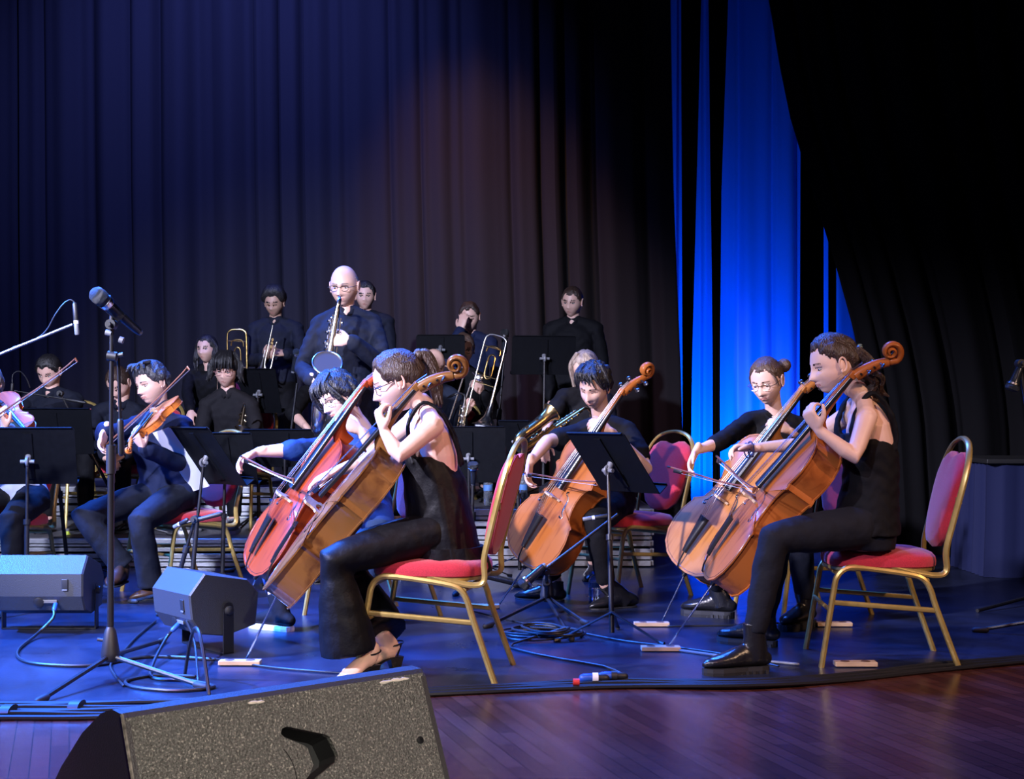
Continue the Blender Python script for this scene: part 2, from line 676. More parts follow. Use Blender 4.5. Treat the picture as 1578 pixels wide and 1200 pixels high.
def hand(mb, wrist, d, pn, left, curls=(25, 35, 20), spread=6, s=1.0, thumb=(0.55, 0.75, 0.35), per=None):
    """palm, four fingers and a thumb; d towards the fingers, pn out of the palm"""
    d = V(d).normalized(); pn = V(pn); pn = (pn - d * pn.dot(d)).normalized()
    t = pn.cross(d) if left else d.cross(pn)
    t = t.normalized()
    w_ = V(wrist)
    mb.tube([w_ - d * 0.03 * s, w_ + d * 0.01 * s, w_ + d * 0.05 * s, w_ + d * 0.088 * s], [(0.026 * s, 0.019 * s), (0.028 * s, 0.018 * s), (0.040 * s, 0.017 * s), (0.038 * s, 0.013 * s)], 12, side=t, cap='round', n=2)
    L = (0.070, 0.078, 0.073, 0.057)
    for k in range(4):
        b = w_ + d * (0.086 - 0.004 * abs(k - 1)) * s + t * (0.030 - 0.0195 * k) * s
        ca = curls if per is None else per[k]
        a = R((1.5 - k) * spread)
        dd = (d * math.cos(a) + t * math.sin(a)).normalized()
        ax = t
        pts = [b - d * 0.02 * s, b]
        cur = 0
        for q, fr in enumerate((0.46, 0.30, 0.24)):
            cur += R(ca[q])
            v = dd * math.cos(cur) + pn * math.sin(cur)
            pts.append(pts[-1] + v * L[k] * fr * s)
        r = (0.0092 - 0.0008 * (k == 3)) * s
        mb.tube(pts, [r * 1.05, r * 1.08, r, r * 0.92, r * 0.8], 8, n=2, cap='round')
    tb = w_ + d * 0.022 * s + t * 0.024 * s
    v = (d * thumb[0] + t * thumb[1] + pn * thumb[2]).normalized()
    v2 = (v + d * 0.5 + pn * 0.12 - t * 0.15).normalized()
    v3 = (v2 + d * 0.3 + pn * 0.1 - t * 0.25).normalized()
    mb.tube([tb - v * 0.01 * s, tb + v * 0.034 * s, tb + v * 0.034 * s + v2 * 0.032 * s, tb + v * 0.034 * s + v2 * 0.032 * s + v3 * 0.024 * s], [0.014 * s, 0.0128 * s, 0.0108 * s, 0.0085 * s], 8, n=2, cap='round')


def glasses(parent, M, m, wo, rx=0.021, rz=0.015):
    mb = MB()
    for sx in (-1, 1):
        c = M @ V((sx * 0.031, 0.094, -0.002))
        pts = [M @ V((sx * 0.031 + rx * 1.05 * math.copysign(abs(math.cos(a)) ** 0.75, math.cos(a)), 0.095 - 0.10 * abs(math.cos(a) * .02), -0.003 + rz * 1.1 * math.copysign(abs(math.sin(a)) ** 0.75, math.sin(a)))) for a in [2 * PI * i / 20 for i in range(20)]]
        mb.tube(pts, 0.0017, 6, closed=True, side=M.to_3x3() @ V((0, 1, 0)))
        mb.tube([M @ V((sx * 0.052, 0.094, 0.002)), M @ V((sx * 0.074, 0.075, 0.002)), M @ V((sx * 0.080, -0.004, 0.006)), M @ V((sx * 0.079, -0.02, -0.008))], 0.0017, 6)
    mb.tube([M @ V((-0.011, 0.094, 0.002)), M @ V((0, 0.099, 0.004)), M @ V((0.011, 0.094, 0.002))], 0.0017, 6)
    return mb.build('glasses', m, parent, wo=wo)


def shoe(parent, an, toe, kind, mt, solem, wo, s=1.0):
    """an: ankle point, toe: toe tip on the ground"""
    an = V(an); toe = V(toe)
    f = V((toe.x - an.x, toe.y - an.y, 0)).normalized()
    sd = V((-f.y, f.x, 0))
    up = V((0, 0, 1))
    z0 = toe.z
    o = V((toe.x, toe.y, z0)) - f * 0.27 * s   # heel end
    def pt(y, z):
        return o + f * y * s + up * z * s
    mb = MB()
    sole_h = {'boot': 0.030, 'sneaker': 0.026, 'dress': 0.010, 'ankle': 0.035}[kind]
    prof = [(0.012, 0.028, 0.030), (0.05, 0.033, 0.040), (0.10, 0.034, 0.045), (0.16, 0.042, 0.034), (0.21, 0.044, 0.026), (0.25, 0.034, 0.020), (0.268, 0.018, 0.013)]
    if kind == 'dress':
        prof[-2] = (0.255, 0.028, 0.018); prof[-1] = (0.28, 0.012, 0.009)
    mb.tube([pt(y, sole_h + h * 0.95) for y, w_, h in prof], [(w_ * s, h * s) for y, w_, h in prof], 16, side=sd, n=3, cap='round')
    top = 0.19 if kind in ('boot', 'ankle') else 0.10
    a0 = pt(0.055, sole_h + 0.02)
    a1 = V((an.x, an.y, max(an.z, z0 + 0.08)))
    a2 = a1 + (a1 - a0).normalized() * (0.05 if kind in ('boot', 'ankle') else 0.005)
    mb.tube([a0, a0.lerp(a1, 0.5), a1, a2], [(0.036 * s, 0.048 * s), (0.038 * s, 0.052 * s), (0.037 * s, 0.046 * s), (0.040 * s, 0.050 * s)], 16, side=sd, n=2)
    mb.tube([pt(0.08, sole_h + 0.075), pt(0.14, sole_h + 0.058), pt(0.19, sole_h + 0.036)], [(0.022, 0.02), (0.026, 0.018), (0.022, 0.015)], 12, side=sd, cap='round', n=2)
    me = vox(mb, 0.006, 2)
    sh = link(kind + '_shoe' if kind != 'boot' else 'boot', rebase(me, wo), mt, parent)
    sh.name = {'boot': 'boot', 'sneaker': 'sneaker', 'dress': 'shoe', 'ankle': 'boot'}[kind]
    sb = MB()
    def outline(z, gr=0):
        L = []
        ws = [(0.0, 0.012), (0.01, 0.026), (0.04, 0.035), (0.10, 0.033), (0.16, 0.043), (0.21, 0.047), (0.25, 0.037), (0.27, 0.022), (0.278, 0.008)]
        for y, w_ in ws:
            L.append((y, w_ + gr))
        for y, w_ in ws[::-1]:
            L.append((y, -w_ - gr))
        return [pt(y, z) + sd * w_ * s for y, w_ in L]
    sb.loft([outline(0.001), outline(sole_h * 0.5, 0.002), outline(sole_h, 0.001)])
    if kind in ('boot', 'ankle'):
        for k in range(9):
            for q in (-1, 1):
                sb.box(pt(0.02 + k * 0.028, sole_h * 0.3) + sd * q * 0.034 * s, (0.012, 0.010, sole_h * 0.55), Matrix.Rotation(math.atan2(f.y, f.x), 3, 'Z'))
    sb.build('sole', solem, sh, wo=wo, smooth=False)
    return sh


TORSO = [(-0.13, .150, .110), (-0.04, .172, .122), (0.05, .165, .118), (0.14, .142, .104), (0.24, .148, .108), (0.33, .162, .114), (0.41, .160, .104), (0.455, .125, .080), (0.485, .075, .062)]


def person(label, base, joints, yaw=0, head=None, fem=0, shirt=BLK, sleeve='long', trousers=BLK, hair=None, skin=0, hs=1.0, eyes='open',
           shoes=('dress', LEATHER, RUBBER), hands=None, vs=0.006, flare=None, scale=1.0, girth=1.0, group=None, neckline=0.0, hemz=None,
           custom_top=False, hair_m=H_BLK, glass=None, shin_skin=False, sub=4, coll=True):
    """joints: world points. needs pel, neck, head; arms lsh lel lwr / rsh rel rwr; legs lhip lkn lan ltoe / r..."""
    J = {k: V(v) for k, v in joints.items()}
    S = scale
    fw = V((-math.sin(R(yaw)), -math.cos(R(yaw)), 0))
    lf = V((-fw.y, fw.x, 0))
    base = V(base)
    up = (J['neck'] - J['pel']).normalized()
    aw = (0.85 if fem else 1.0) * S
    sw = 0.165 if fem else 0.19
    for c, sg in (('l', 1), ('r', -1)):
        J.setdefault(c + 'sh', J['neck'] + lf * sg * sw * S - up * 0.055 * S)
        J.setdefault(c + 'hip', J['pel'] + lf * sg * 0.085 * S - up * 0.02)
    sd_top = (J['lsh'] - J['rsh']).normalized()
    Hyaw, Hpit, Hrol = head or (yaw, 0, 0)
    Hm = Matrix.Translation(J['head']) @ Matrix.Rotation(R(180 - Hyaw), 4, 'Z') @ Matrix.Rotation(R(-Hpit), 4, 'X') @ Matrix.Rotation(R(Hrol), 4, 'Y') @ Matrix.Scale(hs, 4)
    # ---- continuous body
    mb = MB()
    tl = (J['neck'] - J['pel']).length / 0.50
    ctr = lambda h: J['pel'] + (J['neck'] - J['pel']) * ((h + 0.0) / 0.50)
    gf = (0.88 if fem else 1.0) * S * girth
    mid = J.get('mid')
    def spine(h):
        p = ctr(h)
        if mid is not None:
            k = math.sin(PI * min(1, max(0, h / 0.5)))
            p = p + (mid - (J['pel'] + J['neck']) / 2) * k
        return p
    def sides(h):
        k = min(1, max(0, h / 0.45))
        return (lf * (1 - k) + sd_top * k).normalized()
    def torso(mb, off, hs_=TORSO, lo=-9, hi=9):
        rings = []
        for h, a, b in hs_:
            if h < lo or h > hi:
                continue
            c = spine(h)
            t = (spine(h + 0.03) - spine(h - 0.03)).normalized()
            u = sides(h); u = (u - t * u.dot(t)).normalized(); w_ = t.cross(u)
            fa = 1.0
            if fem and 0.08 < h < 0.22:
                fa = 0.90
            A = a * gf * fa + off; B = b * gf * fa + off
            rings.append([c + u * A * math.copysign(abs(math.cos(q)) ** 0.85, math.cos(q)) + w_ * B * math.copysign(abs(math.sin(q)) ** 0.9, math.sin(q)) for q in [2 * PI * j / 24 for j in range(24)]])
        mb.loft(rings)
    torso(mb, -0.006)
    hb = Hm @ V((0, -0.028, -0.055))
    mb.tube([J['neck'] - up * 0.05, J['neck'] + up * 0.02, J['neck'].lerp(hb, 0.55), hb], [0.066 * aw, 0.056 * aw, 0.050 * aw, 0.052 * aw], 14, n=2, cap='round')
    def arm(mb, c, off, upto=9):
        sh, el, wr = J[c + 'sh'], J.get(c + 'el'), J.get(c + 'wr')
        if el is None:
            return
        root = J['neck'] - up * 0.05 * S + (sh - J['neck']) * 0.35
        p = [root, sh, sh.lerp(el, 0.35), sh.lerp(el, 0.75), el, el.lerp(wr, 0.25), el.lerp(wr, 0.65), wr]
        r = [0.050, 0.052, 0.046, 0.041, 0.037, 0.038, 0.031, 0.0245]
        if upto < 1:       # short sleeve: fraction of upper arm
            p = [root, sh, sh.lerp(el, upto * 0.6), sh.lerp(el, upto)]
            r = [0.050, 0.054, 0.052, 0.052]
        elif upto < 2:     # to a fraction of the forearm
            k = upto - 1
            p = [root, sh, sh.lerp(el, 0.35), sh.lerp(el, 0.75), el, el.lerp(wr, k * 0.5), el.lerp(wr, k)]
            r = [0.050, 0.054, 0.050, 0.046, 0.044, 0.044, 0.040]
        mb.tube(p, [a * aw + off for a in r], 14, cap='round')
    for c in 'lr':
        arm(mb, c, 0)
        mb.tube([J['neck'] + up * 0.015, J[c + 'sh'] + up * 0.012], [0.045 * aw, 0.042 * aw], 10, cap='round')
    if hands:
        for c, h in hands.items():
            hand(mb, J[c + 'wr'], h['d'], h['n'], c == 'l', h.get('c', (25, 35, 20)), h.get('sp', 6), (0.92 if fem else 1.0) * S * h.get('s', 1), h.get('t', (0.55, 0.75, 0.35)), h.get('per'))
    legs = [c for c in 'lr' if c + 'kn' in J]
    def leg(mb, c, off, fl=None, lo=1.0, R0=1.0):
        h, k, a = J[c + 'hip'], J[c + 'kn'], J[c + 'an']
        e = k.lerp(a, lo)
        kf = (k - h).normalized() - (a - k).normalized()
        bk = 0.03 * S
        p = [h, h.lerp(k, 0.45), h.lerp(k, 0.85), k, k.lerp(e, 0.18), k.lerp(e, 0.45), k.lerp(e, 0.8), e]
        r = [0.088, 0.080, 0.066, 0.060, 0.056, 0.054, 0.044, 0.037]
        r = [q * (0.92 if fem else 1) * S * R0 + off for q in r]
        if fl:
            r[5] = max(r[5], 0.5 * (fl + r[5])); r[6] = fl * 0.95; r[7] = fl
        mb.tube(p, r, 16, cap='round' if not off else 'flat')
    for c in legs:
        leg(mb, c, 0.0)
    me = vox(mb, vs, 3)
    rebase(me, base)
    # join the detailed head
    hb_ = MB()
    head_mesh(hb_, Matrix.Translation(-base) @ Hm, fem, sub, eyes)
    bm = bmesh.new(); bm.from_mesh(me)
    hm = hb_.mesh('h')
    bm.from_mesh(hm); bm.to_mesh(me); bm.free()
    bpy.data.meshes.remove(hm)
    body = link('person', me, [skin_mat(skin), LIP, EYEW, EYED, hair_m], None, True, base)
    tag(body, label, 'person', group)
    # ---- clothing
    if not custom_top:
        sb = MB()
        torso(sb, 0.012, lo=-0.10 if hemz is None else hemz)
        up_to = {'long': 1.93, 'roll': 1.25, 'short': 0.62, 'half': 0.9, 'none': 0}[sleeve]
        for c in 'lr':
            if up_to:
                arm(sb, c, 0.009 if sleeve != 'short' else 0.014, up_to)
            sb.tube([J['neck'] + up * (0.016 - neckline), J[c + 'sh'] + up * 0.012], [0.055 * aw, 0.056 * aw], 12, cap='round')
        sm = vox(sb, 0.009, 3)
        wrinkle(sm, 0.0024, 20, base.x * 7)
        rebase(sm, base)
        shirt_o = link('shirt', sm, shirt, body)
        if coll:
            cb = MB()
            nd = (hb - J['neck']).normalized()
            c0 = J['neck'] + nd * 0.012
            u = sd_top; w2 = nd.cross(u).normalized()
            if w2.dot(fw) < 0:
                w2 = -w2
            for sg in (-1, 1):
                pts = [c0 + u * sg * 0.0 - w2 * 0.068, c0 + u * sg * 0.045 - w2 * 0.048, c0 + u * sg * 0.066, c0 + u * sg * 0.045 + w2 * 0.05 - nd * 0.012, c0 + u * sg * 0.012 + w2 * 0.075 - nd * 0.035]
                cb.tube(pts, [(0.020, 0.005), (0.022, 0.005), (0.022, 0.005), (0.020, 0.005), (0.012, 0.004)], 8, side=nd, n=4, cap='round')
            cb.build('collar', shirt, shirt_o, wo=base)
    if legs:
        tb = MB()
        torso(tb, 0.010, lo=-0.2, hi=0.10)
        for c in legs:
            leg(tb, c, 0.011, flare if not isinstance(flare, dict) else flare.get(c), 0.97 if not flare else 1.01)
            tb.ell(J[c + 'hip'], 0.10 * gf)
        tm = vox(tb, 0.010, 3)
        wrinkle(tm, 0.0018, 15, base.y * 5)
        rebase(tm, base)
        link('trousers', tm, trousers, body)
        if shoes:
            for c in legs:
                if c + 'toe' in J:
                    shoe(body, J[c + 'an'], J[c + 'toe'], shoes[0], shoes[1], shoes[2], base)
    if hair:
        hbm = MB()
        for k, kw in hair:
            if k == 'shell':
                hair_shell(hbm, Hm, **kw)
            elif k == 'lock':
                kw = dict(kw)
                kw['pts'] = [Hm @ V(p) for p in kw['pts']]
                lock(hbm, **kw)
            elif k == 'ell':
                hbm.ell(Hm @ V(kw['c']), kw['r'], Hm.to_3x3())
        hbm.build('hair', hair_m, body, wo=base)
    if glass:
        glasses(body, Hm, glass, base)
    body['J'] = 0
    del body['J']
    return body, J, Hm
# ---------------------------------------------------------------- instruments and furniture
OUT = [(0, 0), (.06, .003), (.12, .018), (.175, .055), (.208, .11), (.219, .17), (.214, .225), (.198, .272), (.188, .292), (.193, .306), (.186, .310),
       (.163, .318), (.140, .345), (.126, .385), (.120, .43), (.124, .475), (.138, .510), (.152, .528), (.163, .532), (.160, .543), (.150, .556),
       (.163, .590), (.170, .630), (.162, .675), (.138, .713), (.100, .738), (.055, .750), (.02, .754), (0, .755)]


def _outline(s=1.0, grow=0.0):
    pts = [(x, z) for x, z in OUT] + [(-x, z) for x, z in OUT[-2:0:-1]]
    if grow:
        n = len(pts); o = []
        for i in range(n):
            a = V((*pts[i - 1], 0)); b = V((*pts[(i + 1) % n], 0)); t = (b - a).normalized()
            o.append((pts[i][0] + t.y * grow, pts[i][1] - t.x * grow))
        pts = o
    return [(x * s, z * s) for x, z in pts]


def _refine(pts, n=3):
    return pts


def cello(name, label, M, v1, v2, s=1.0, depth=0.118, pin=0.45, group=None, kind='cello', pindir=None, board=True):
    """local frame: x across, -y towards the strings (front), z up the body; origin at the bottom of the body, rib middle"""
    Mw = M.to_3x3()
    t = empty(name)
    t.matrix_world = M
    tag(t, label, kind, group)
    body = varnish(label[:18] + ' varnish', v1, v2)
    hd = depth / 2
    def b(mb, nm, mts, parent=t, smooth=True):
        o = mb.build(nm, mts, parent, smooth, wo=(0, 0, 0))
        return o
    # ribs
    mb = MB()
    inn = _outline(s, -0.004)
    rings = [[V((x, y, z)) for x, z in inn] for y in (-hd, -hd * 0.3, hd * 0.3, hd)]
    mb.loft(rings, cap=False)
    ribs = b(mb, 'ribs', body)
    cz = 0.42 * s
    outl = _outline(s, 0.004)
    def arch(k):
        return 0.022 * s * (1 - k ** 2.2) ** 1.2 if k < 1 else 0
    def plate(sgn):
        mb = MB()
        rings = [[V((x, sgn * (hd - 0.002), z)) for x, z in inn]]
        rings.append([V((x, sgn * (hd - 0.001), z)) for x, z in outl])
        rings.append([V((x, sgn * (hd + 0.005 * s), z)) for x, z in outl])
        for k in (0.97, 0.93, 0.86, 0.76, 0.64, 0.50, 0.36, 0.2, 0.05):
            rings.append([V((x * k, sgn * (hd + 0.004 * s + arch(k)), cz + (z - cz) * k)) for x, z in outl])
        if sgn > 0:
            rings = [r[::-1] for r in rings]
        mb.loft(rings, cap=True)
        return mb
    b(plate(-1), 'top_plate', body)
    b(plate(1), 'back_plate', body)
    def front_y(x, z):
        # height of the arched front at (x, z)
        best = 1.0
        lo, hi = 0.0, 1.2
        a = math.atan2(z - cz, x)
        # boundary radius along the direction
        rb = None
        for i in range(len(outl)):
            x1, z1 = outl[i]; x2, z2 = outl[(i + 1) % len(outl)]
            z1 -= cz; z2 -= cz
            dx, dz = math.cos(a), math.sin(a)
            den = dx * (z2 - z1) - dz * (x2 - x1)
            if abs(den) < 1e-9:
                continue
            tt = (x1 * (z2 - z1) - z1 * (x2 - x1)) / den
            uu = (x1 * dz - z1 * dx) / den
            if tt > 0 and -1e-6 <= uu <= 1 + 1e-6 and (rb is None or tt < rb):
                rb = tt
        k = min(1, math.hypot(x, z - cz) / (rb or 1))
        return -(hd + 0.004 * s + arch(k))
    # f-holes
    if kind == 'cello' or True:
        for sx in (-1, 1):
            mb = MB()
            f = [(.058, .452), (.048, .446), (.050, .434), (.062, .430), (.074, .418), (.080, .395), (.086, .365), (.094, .342), (.106, .334), (.108, .320), (.098, .316), (.090, .324)]
            pts = [V((sx * x * s, front_y(x * s, z * s) - 0.0004, z * s)) for x, z in f]
            mb.tube(pts, [(a * s, 0.0009) for a in (.0055, .005, .0035, .003, .0035, .0045, .0048, .004, .003, .0035, .005, .0055)], 6, side=(sx * 1, 0, .25), n=2)
            b(mb, 'sound_hole', EBONY)
    # purfling line
    mb = MB()
    pl = [(x * 0.955, cz + (z - cz) * 0.972) for x, z in outl]
    mb.tube([V((x, front_y(x, z) - 0.0002, z)) for x, z in pl], 0.0011 * s, 4, closed=True, side=(0, 1, 0))
    b(mb, 'purfling', EBONY)
    # neck
    fy = -(hd + 0.012 * s)
    mb = MB()
    nb = 0.745 * s
    mb.tube([V((0, -hd * 0.2, nb)), V((0, -hd - 0.004 * s, nb + 0.03 * s)), V((0, fy - 0.022 * s, nb + 0.10 * s)), V((0, fy - 0.030 * s, nb + 0.27 * s)), V((0, fy - 0.028 * s, nb + 0.30 * s))],
            [(0.024 * s, 0.05 * s), (0.020 * s, 0.036 * s), (0.017 * s, 0.020 * s), (0.015 * s, 0.017 * s), (0.018 * s, 0.020 * s)], 14, side=(1, 0, 0), n=3)
    b(mb, 'neck', body)
    # fingerboard
    mb = MB()
    rings = []
    for z, w_, y in ((0.44, 0.031, -0.060), (0.60, 0.027, -0.052), (1.045, 0.016, -0.040)):
        y0 = -hd + y * s
        rings.append([V((w_ * s * math.cos(a), y0 - 0.010 * s * math.sin(a), z * s)) for a in [PI * q / 8 for q in range(9)]] + [V((-w_ * s, y0 + 0.010 * s, z * s)), V((w_ * s, y0 + 0.010 * s, z * s))])
    mb.loft(rings)
    b(mb, 'fingerboard', EBONY)
    # bridge
    mb = MB()
    zb = 0.385 * s
    yb = -(hd + 0.024 * s)
    yt = -hd - 0.098 * s
    prof = [(-.044, yb), (-.046, yb - .012 * s), (-.034, yb - .022 * s), (-.030, yb - .04 * s), (-.032, yt + .012 * s), (-.02, yt), (0, yt - .005 * s), (.02, yt), (.032, yt + .012 * s), (.030, yb - .04 * s), (.034, yb - .022 * s), (.046, yb - .012 * s), (.044, yb), (.026, yb), (.018, yb - .018 * s), (0, yb - .026 * s), (-.018, yb - .018 * s), (-.026, yb)]
    n = len(prof)
    vs = [V((x * s if abs(x) < 1 else x, y, zb + q * 0.005 * s)) for q in (-1, 1) for x, y in prof]
    mb.add(vs, [tuple(range(n)), tuple(range(2 * n - 1, n - 1, -1))] + [(i, i + n, (i + 1) % n + n, (i + 1) % n) for i in range(n)])
    b(mb, 'bridge', PALEWOOD, smooth=False)
    # tailpiece
    mb = MB()
    rings = []
    for z, w_, y in ((0.075, 0.013, -0.036), (0.12, 0.018, -0.045), (0.27, 0.031, -0.062)):
        y0 = -hd + y * s
        rings.append([V((w_ * s * math.cos(a), y0 - 0.010 * s * math.sin(a), z * s)) for a in [PI * q / 6 for q in range(7)]] + [V((-w_ * s, y0 + 0.006 * s, z * s)), V((w_ * s, y0 + 0.006 * s, z * s))])
    mb.loft(rings)
    mb.tube([V((0, -hd - 0.036 * s, 0.08 * s)), V((0, -hd - 0.012 * s, 0.0)), V((0, -hd * 0.3, -0.004))], 0.004 * s, 6, n=3)
    b(mb, 'tailpiece', EBONY)
    # strings
    for q in range(4):
        x = (-1.5 + q)
        mb = MB()
        mb.tube([V((x * 0.010 * s, -hd - 0.070 * s, 0.262 * s)), V((x * 0.014 * s, yt - (0.006 - 0.0016 * abs(x) * 2) * s, zb)), V((x * 0.0065 * s, -hd - 0.056 * s, 1.045 * s)), V((x * 0.005 * s, -hd - 0.040 * s, 1.10 * s))], 0.0011 if s > 0.8 else 0.0007, 5)
        b(mb, 'string', STEEL)
    # pegbox and scroll
    mb = MB()
    zt = 1.04 * s
    cx = -hd - 0.028 * s
    p = [V((0, cx, zt)), V((0, cx + 0.018 * s, zt + 0.045 * s)), V((0, cx + 0.043 * s, zt + 0.090 * s)), V((0, cx + 0.070 * s, zt + 0.122 * s))]
    mb.tube(p, [(0.023 * s, 0.024 * s), (0.022 * s, 0.025 * s), (0.0185 * s, 0.022 * s), (0.0155 * s, 0.019 * s)], 12, side=(1, 0, 0), n=3)
    # spiral volute: centre in front of the curve's end
    cc = V((0, cx + 0.050 * s, zt + 0.160 * s))
    pts = []; rr = []
    N = 44
    for i in range(N):
        a = i / (N - 1)
        th = R(-20) + a * R(640)     # from the back over the top to the front and in
        r_ = 0.0435 * s * math.exp(-1.75 * a) + 0.002 * s
        pts.append(cc + V((0, math.cos(th) * r_, math.sin(th) * r_)))
        rr.append(((0.0150 + 0.016 * a) * s, (0.0135 * math.exp(-0.9 * a)) * s))
    pts = [p[-1].lerp(pts[0], 0.3)] + pts
    rr = [(0.0150 * s, 0.0165 * s)] + rr
    mb.tube(pts, rr, 12, side=(1, 0, 0), cap='round')
    mb.box((0, cx - 0.012 * s, zt - 0.002 * s), (0.036 * s, 0.030 * s, 0.03 * s), bev=0.006 * s)
    b(mb, 'scroll', body)
    for q in range(4):
        zz = zt + (0.022 + 0.026 * q) * s
        sx = 1 if q % 2 else -1
        yy = cx + (0.006 + 0.0125 * q) * s
        mb = MB()
        mb.tube([V((-sx * 0.028 * s, yy, zz)), V((sx * 0.045 * s, yy, zz))], 0.0048 * s, 8)
        mb.ell((sx * 0.058 * s, yy, zz), (0.016 * s, 0.005 * s, 0.014 * s), None, 12, 8)
        b(mb, 'peg', EBONY)
    if pin:
        mb = MB()
        mb.tube([V((0, 0, 0.01)), V((0, 0, -0.03))], [0.014, 0.010], 12)
        b(mb, 'pin_collar', EBONY)
        mb = MB()
        e = V((0, 0, -pin)) if pindir is None else pindir
        mb.tube([V((0, 0, -0.01)), e * 0.96, e], [0.0045, 0.0045, 0.0015], 8)
        b(mb, 'endpin', STEEL)
    return t


def frame_from(bottom, top, front):
    """matrix whose z runs bottom->top and whose -y points along front"""
    z = (V(top) - V(bottom)).normalized()
    f = V(front); f = (f - z * f.dot(z)).normalized()
    y = -f
    x = y.cross(z).normalized()
    m = Matrix((x, y, z)).transposed().to_4x4()
    m.translation = V(bottom)
    return m


def bow(label, a, b, up, group=None, L=None):
    """a: frog end, b: tip"""
    a = V(a); b = V(b); d = (b - a); ln = d.length; d.normalize()
    up = V(up); up = (up - d * up.dot(d)).normalized()
    t = empty('bow', a)
    tag(t, label, 'bow', group)
    mb = MB()
    mb.tube([a, a + d * ln * 0.3 - up * 0.004, a + d * ln * 0.6 - up * 0.010, a + d * ln * 0.9 - up * 0.004, b + up * 0.003], [0.0048, 0.0045, 0.004, 0.0035, 0.003], 8, n=5)
    mb.tube([b + up * 0.004, b - up * 0.020], [(0.006, 0.010), (0.004, 0.005)], 8)
    mb.build('stick', mat('pernambuco', (0.16, 0.05, 0.02), 0.3, coat=0.4), t)
    mb = MB()
    mb.tube([a + d * 0.07 - up * 0.017, b - up * 0.019], [(0.0055, 0.0012)] * 2, 6, side=d.cross(up))
    mb.build('bow_hair', WHITEH, t)
    mb = MB()
    Rm = Matrix((d, d.cross(up), up)).transposed()
    mb.box(a + d * 0.045 - up * 0.012, (0.05, 0.012, 0.018), Rm, 0.003)
    mb.tube([a - d * 0.022, a - d * 0.002], 0.0052, 8)
    mb.build('frog', EBONY, t)
    return t


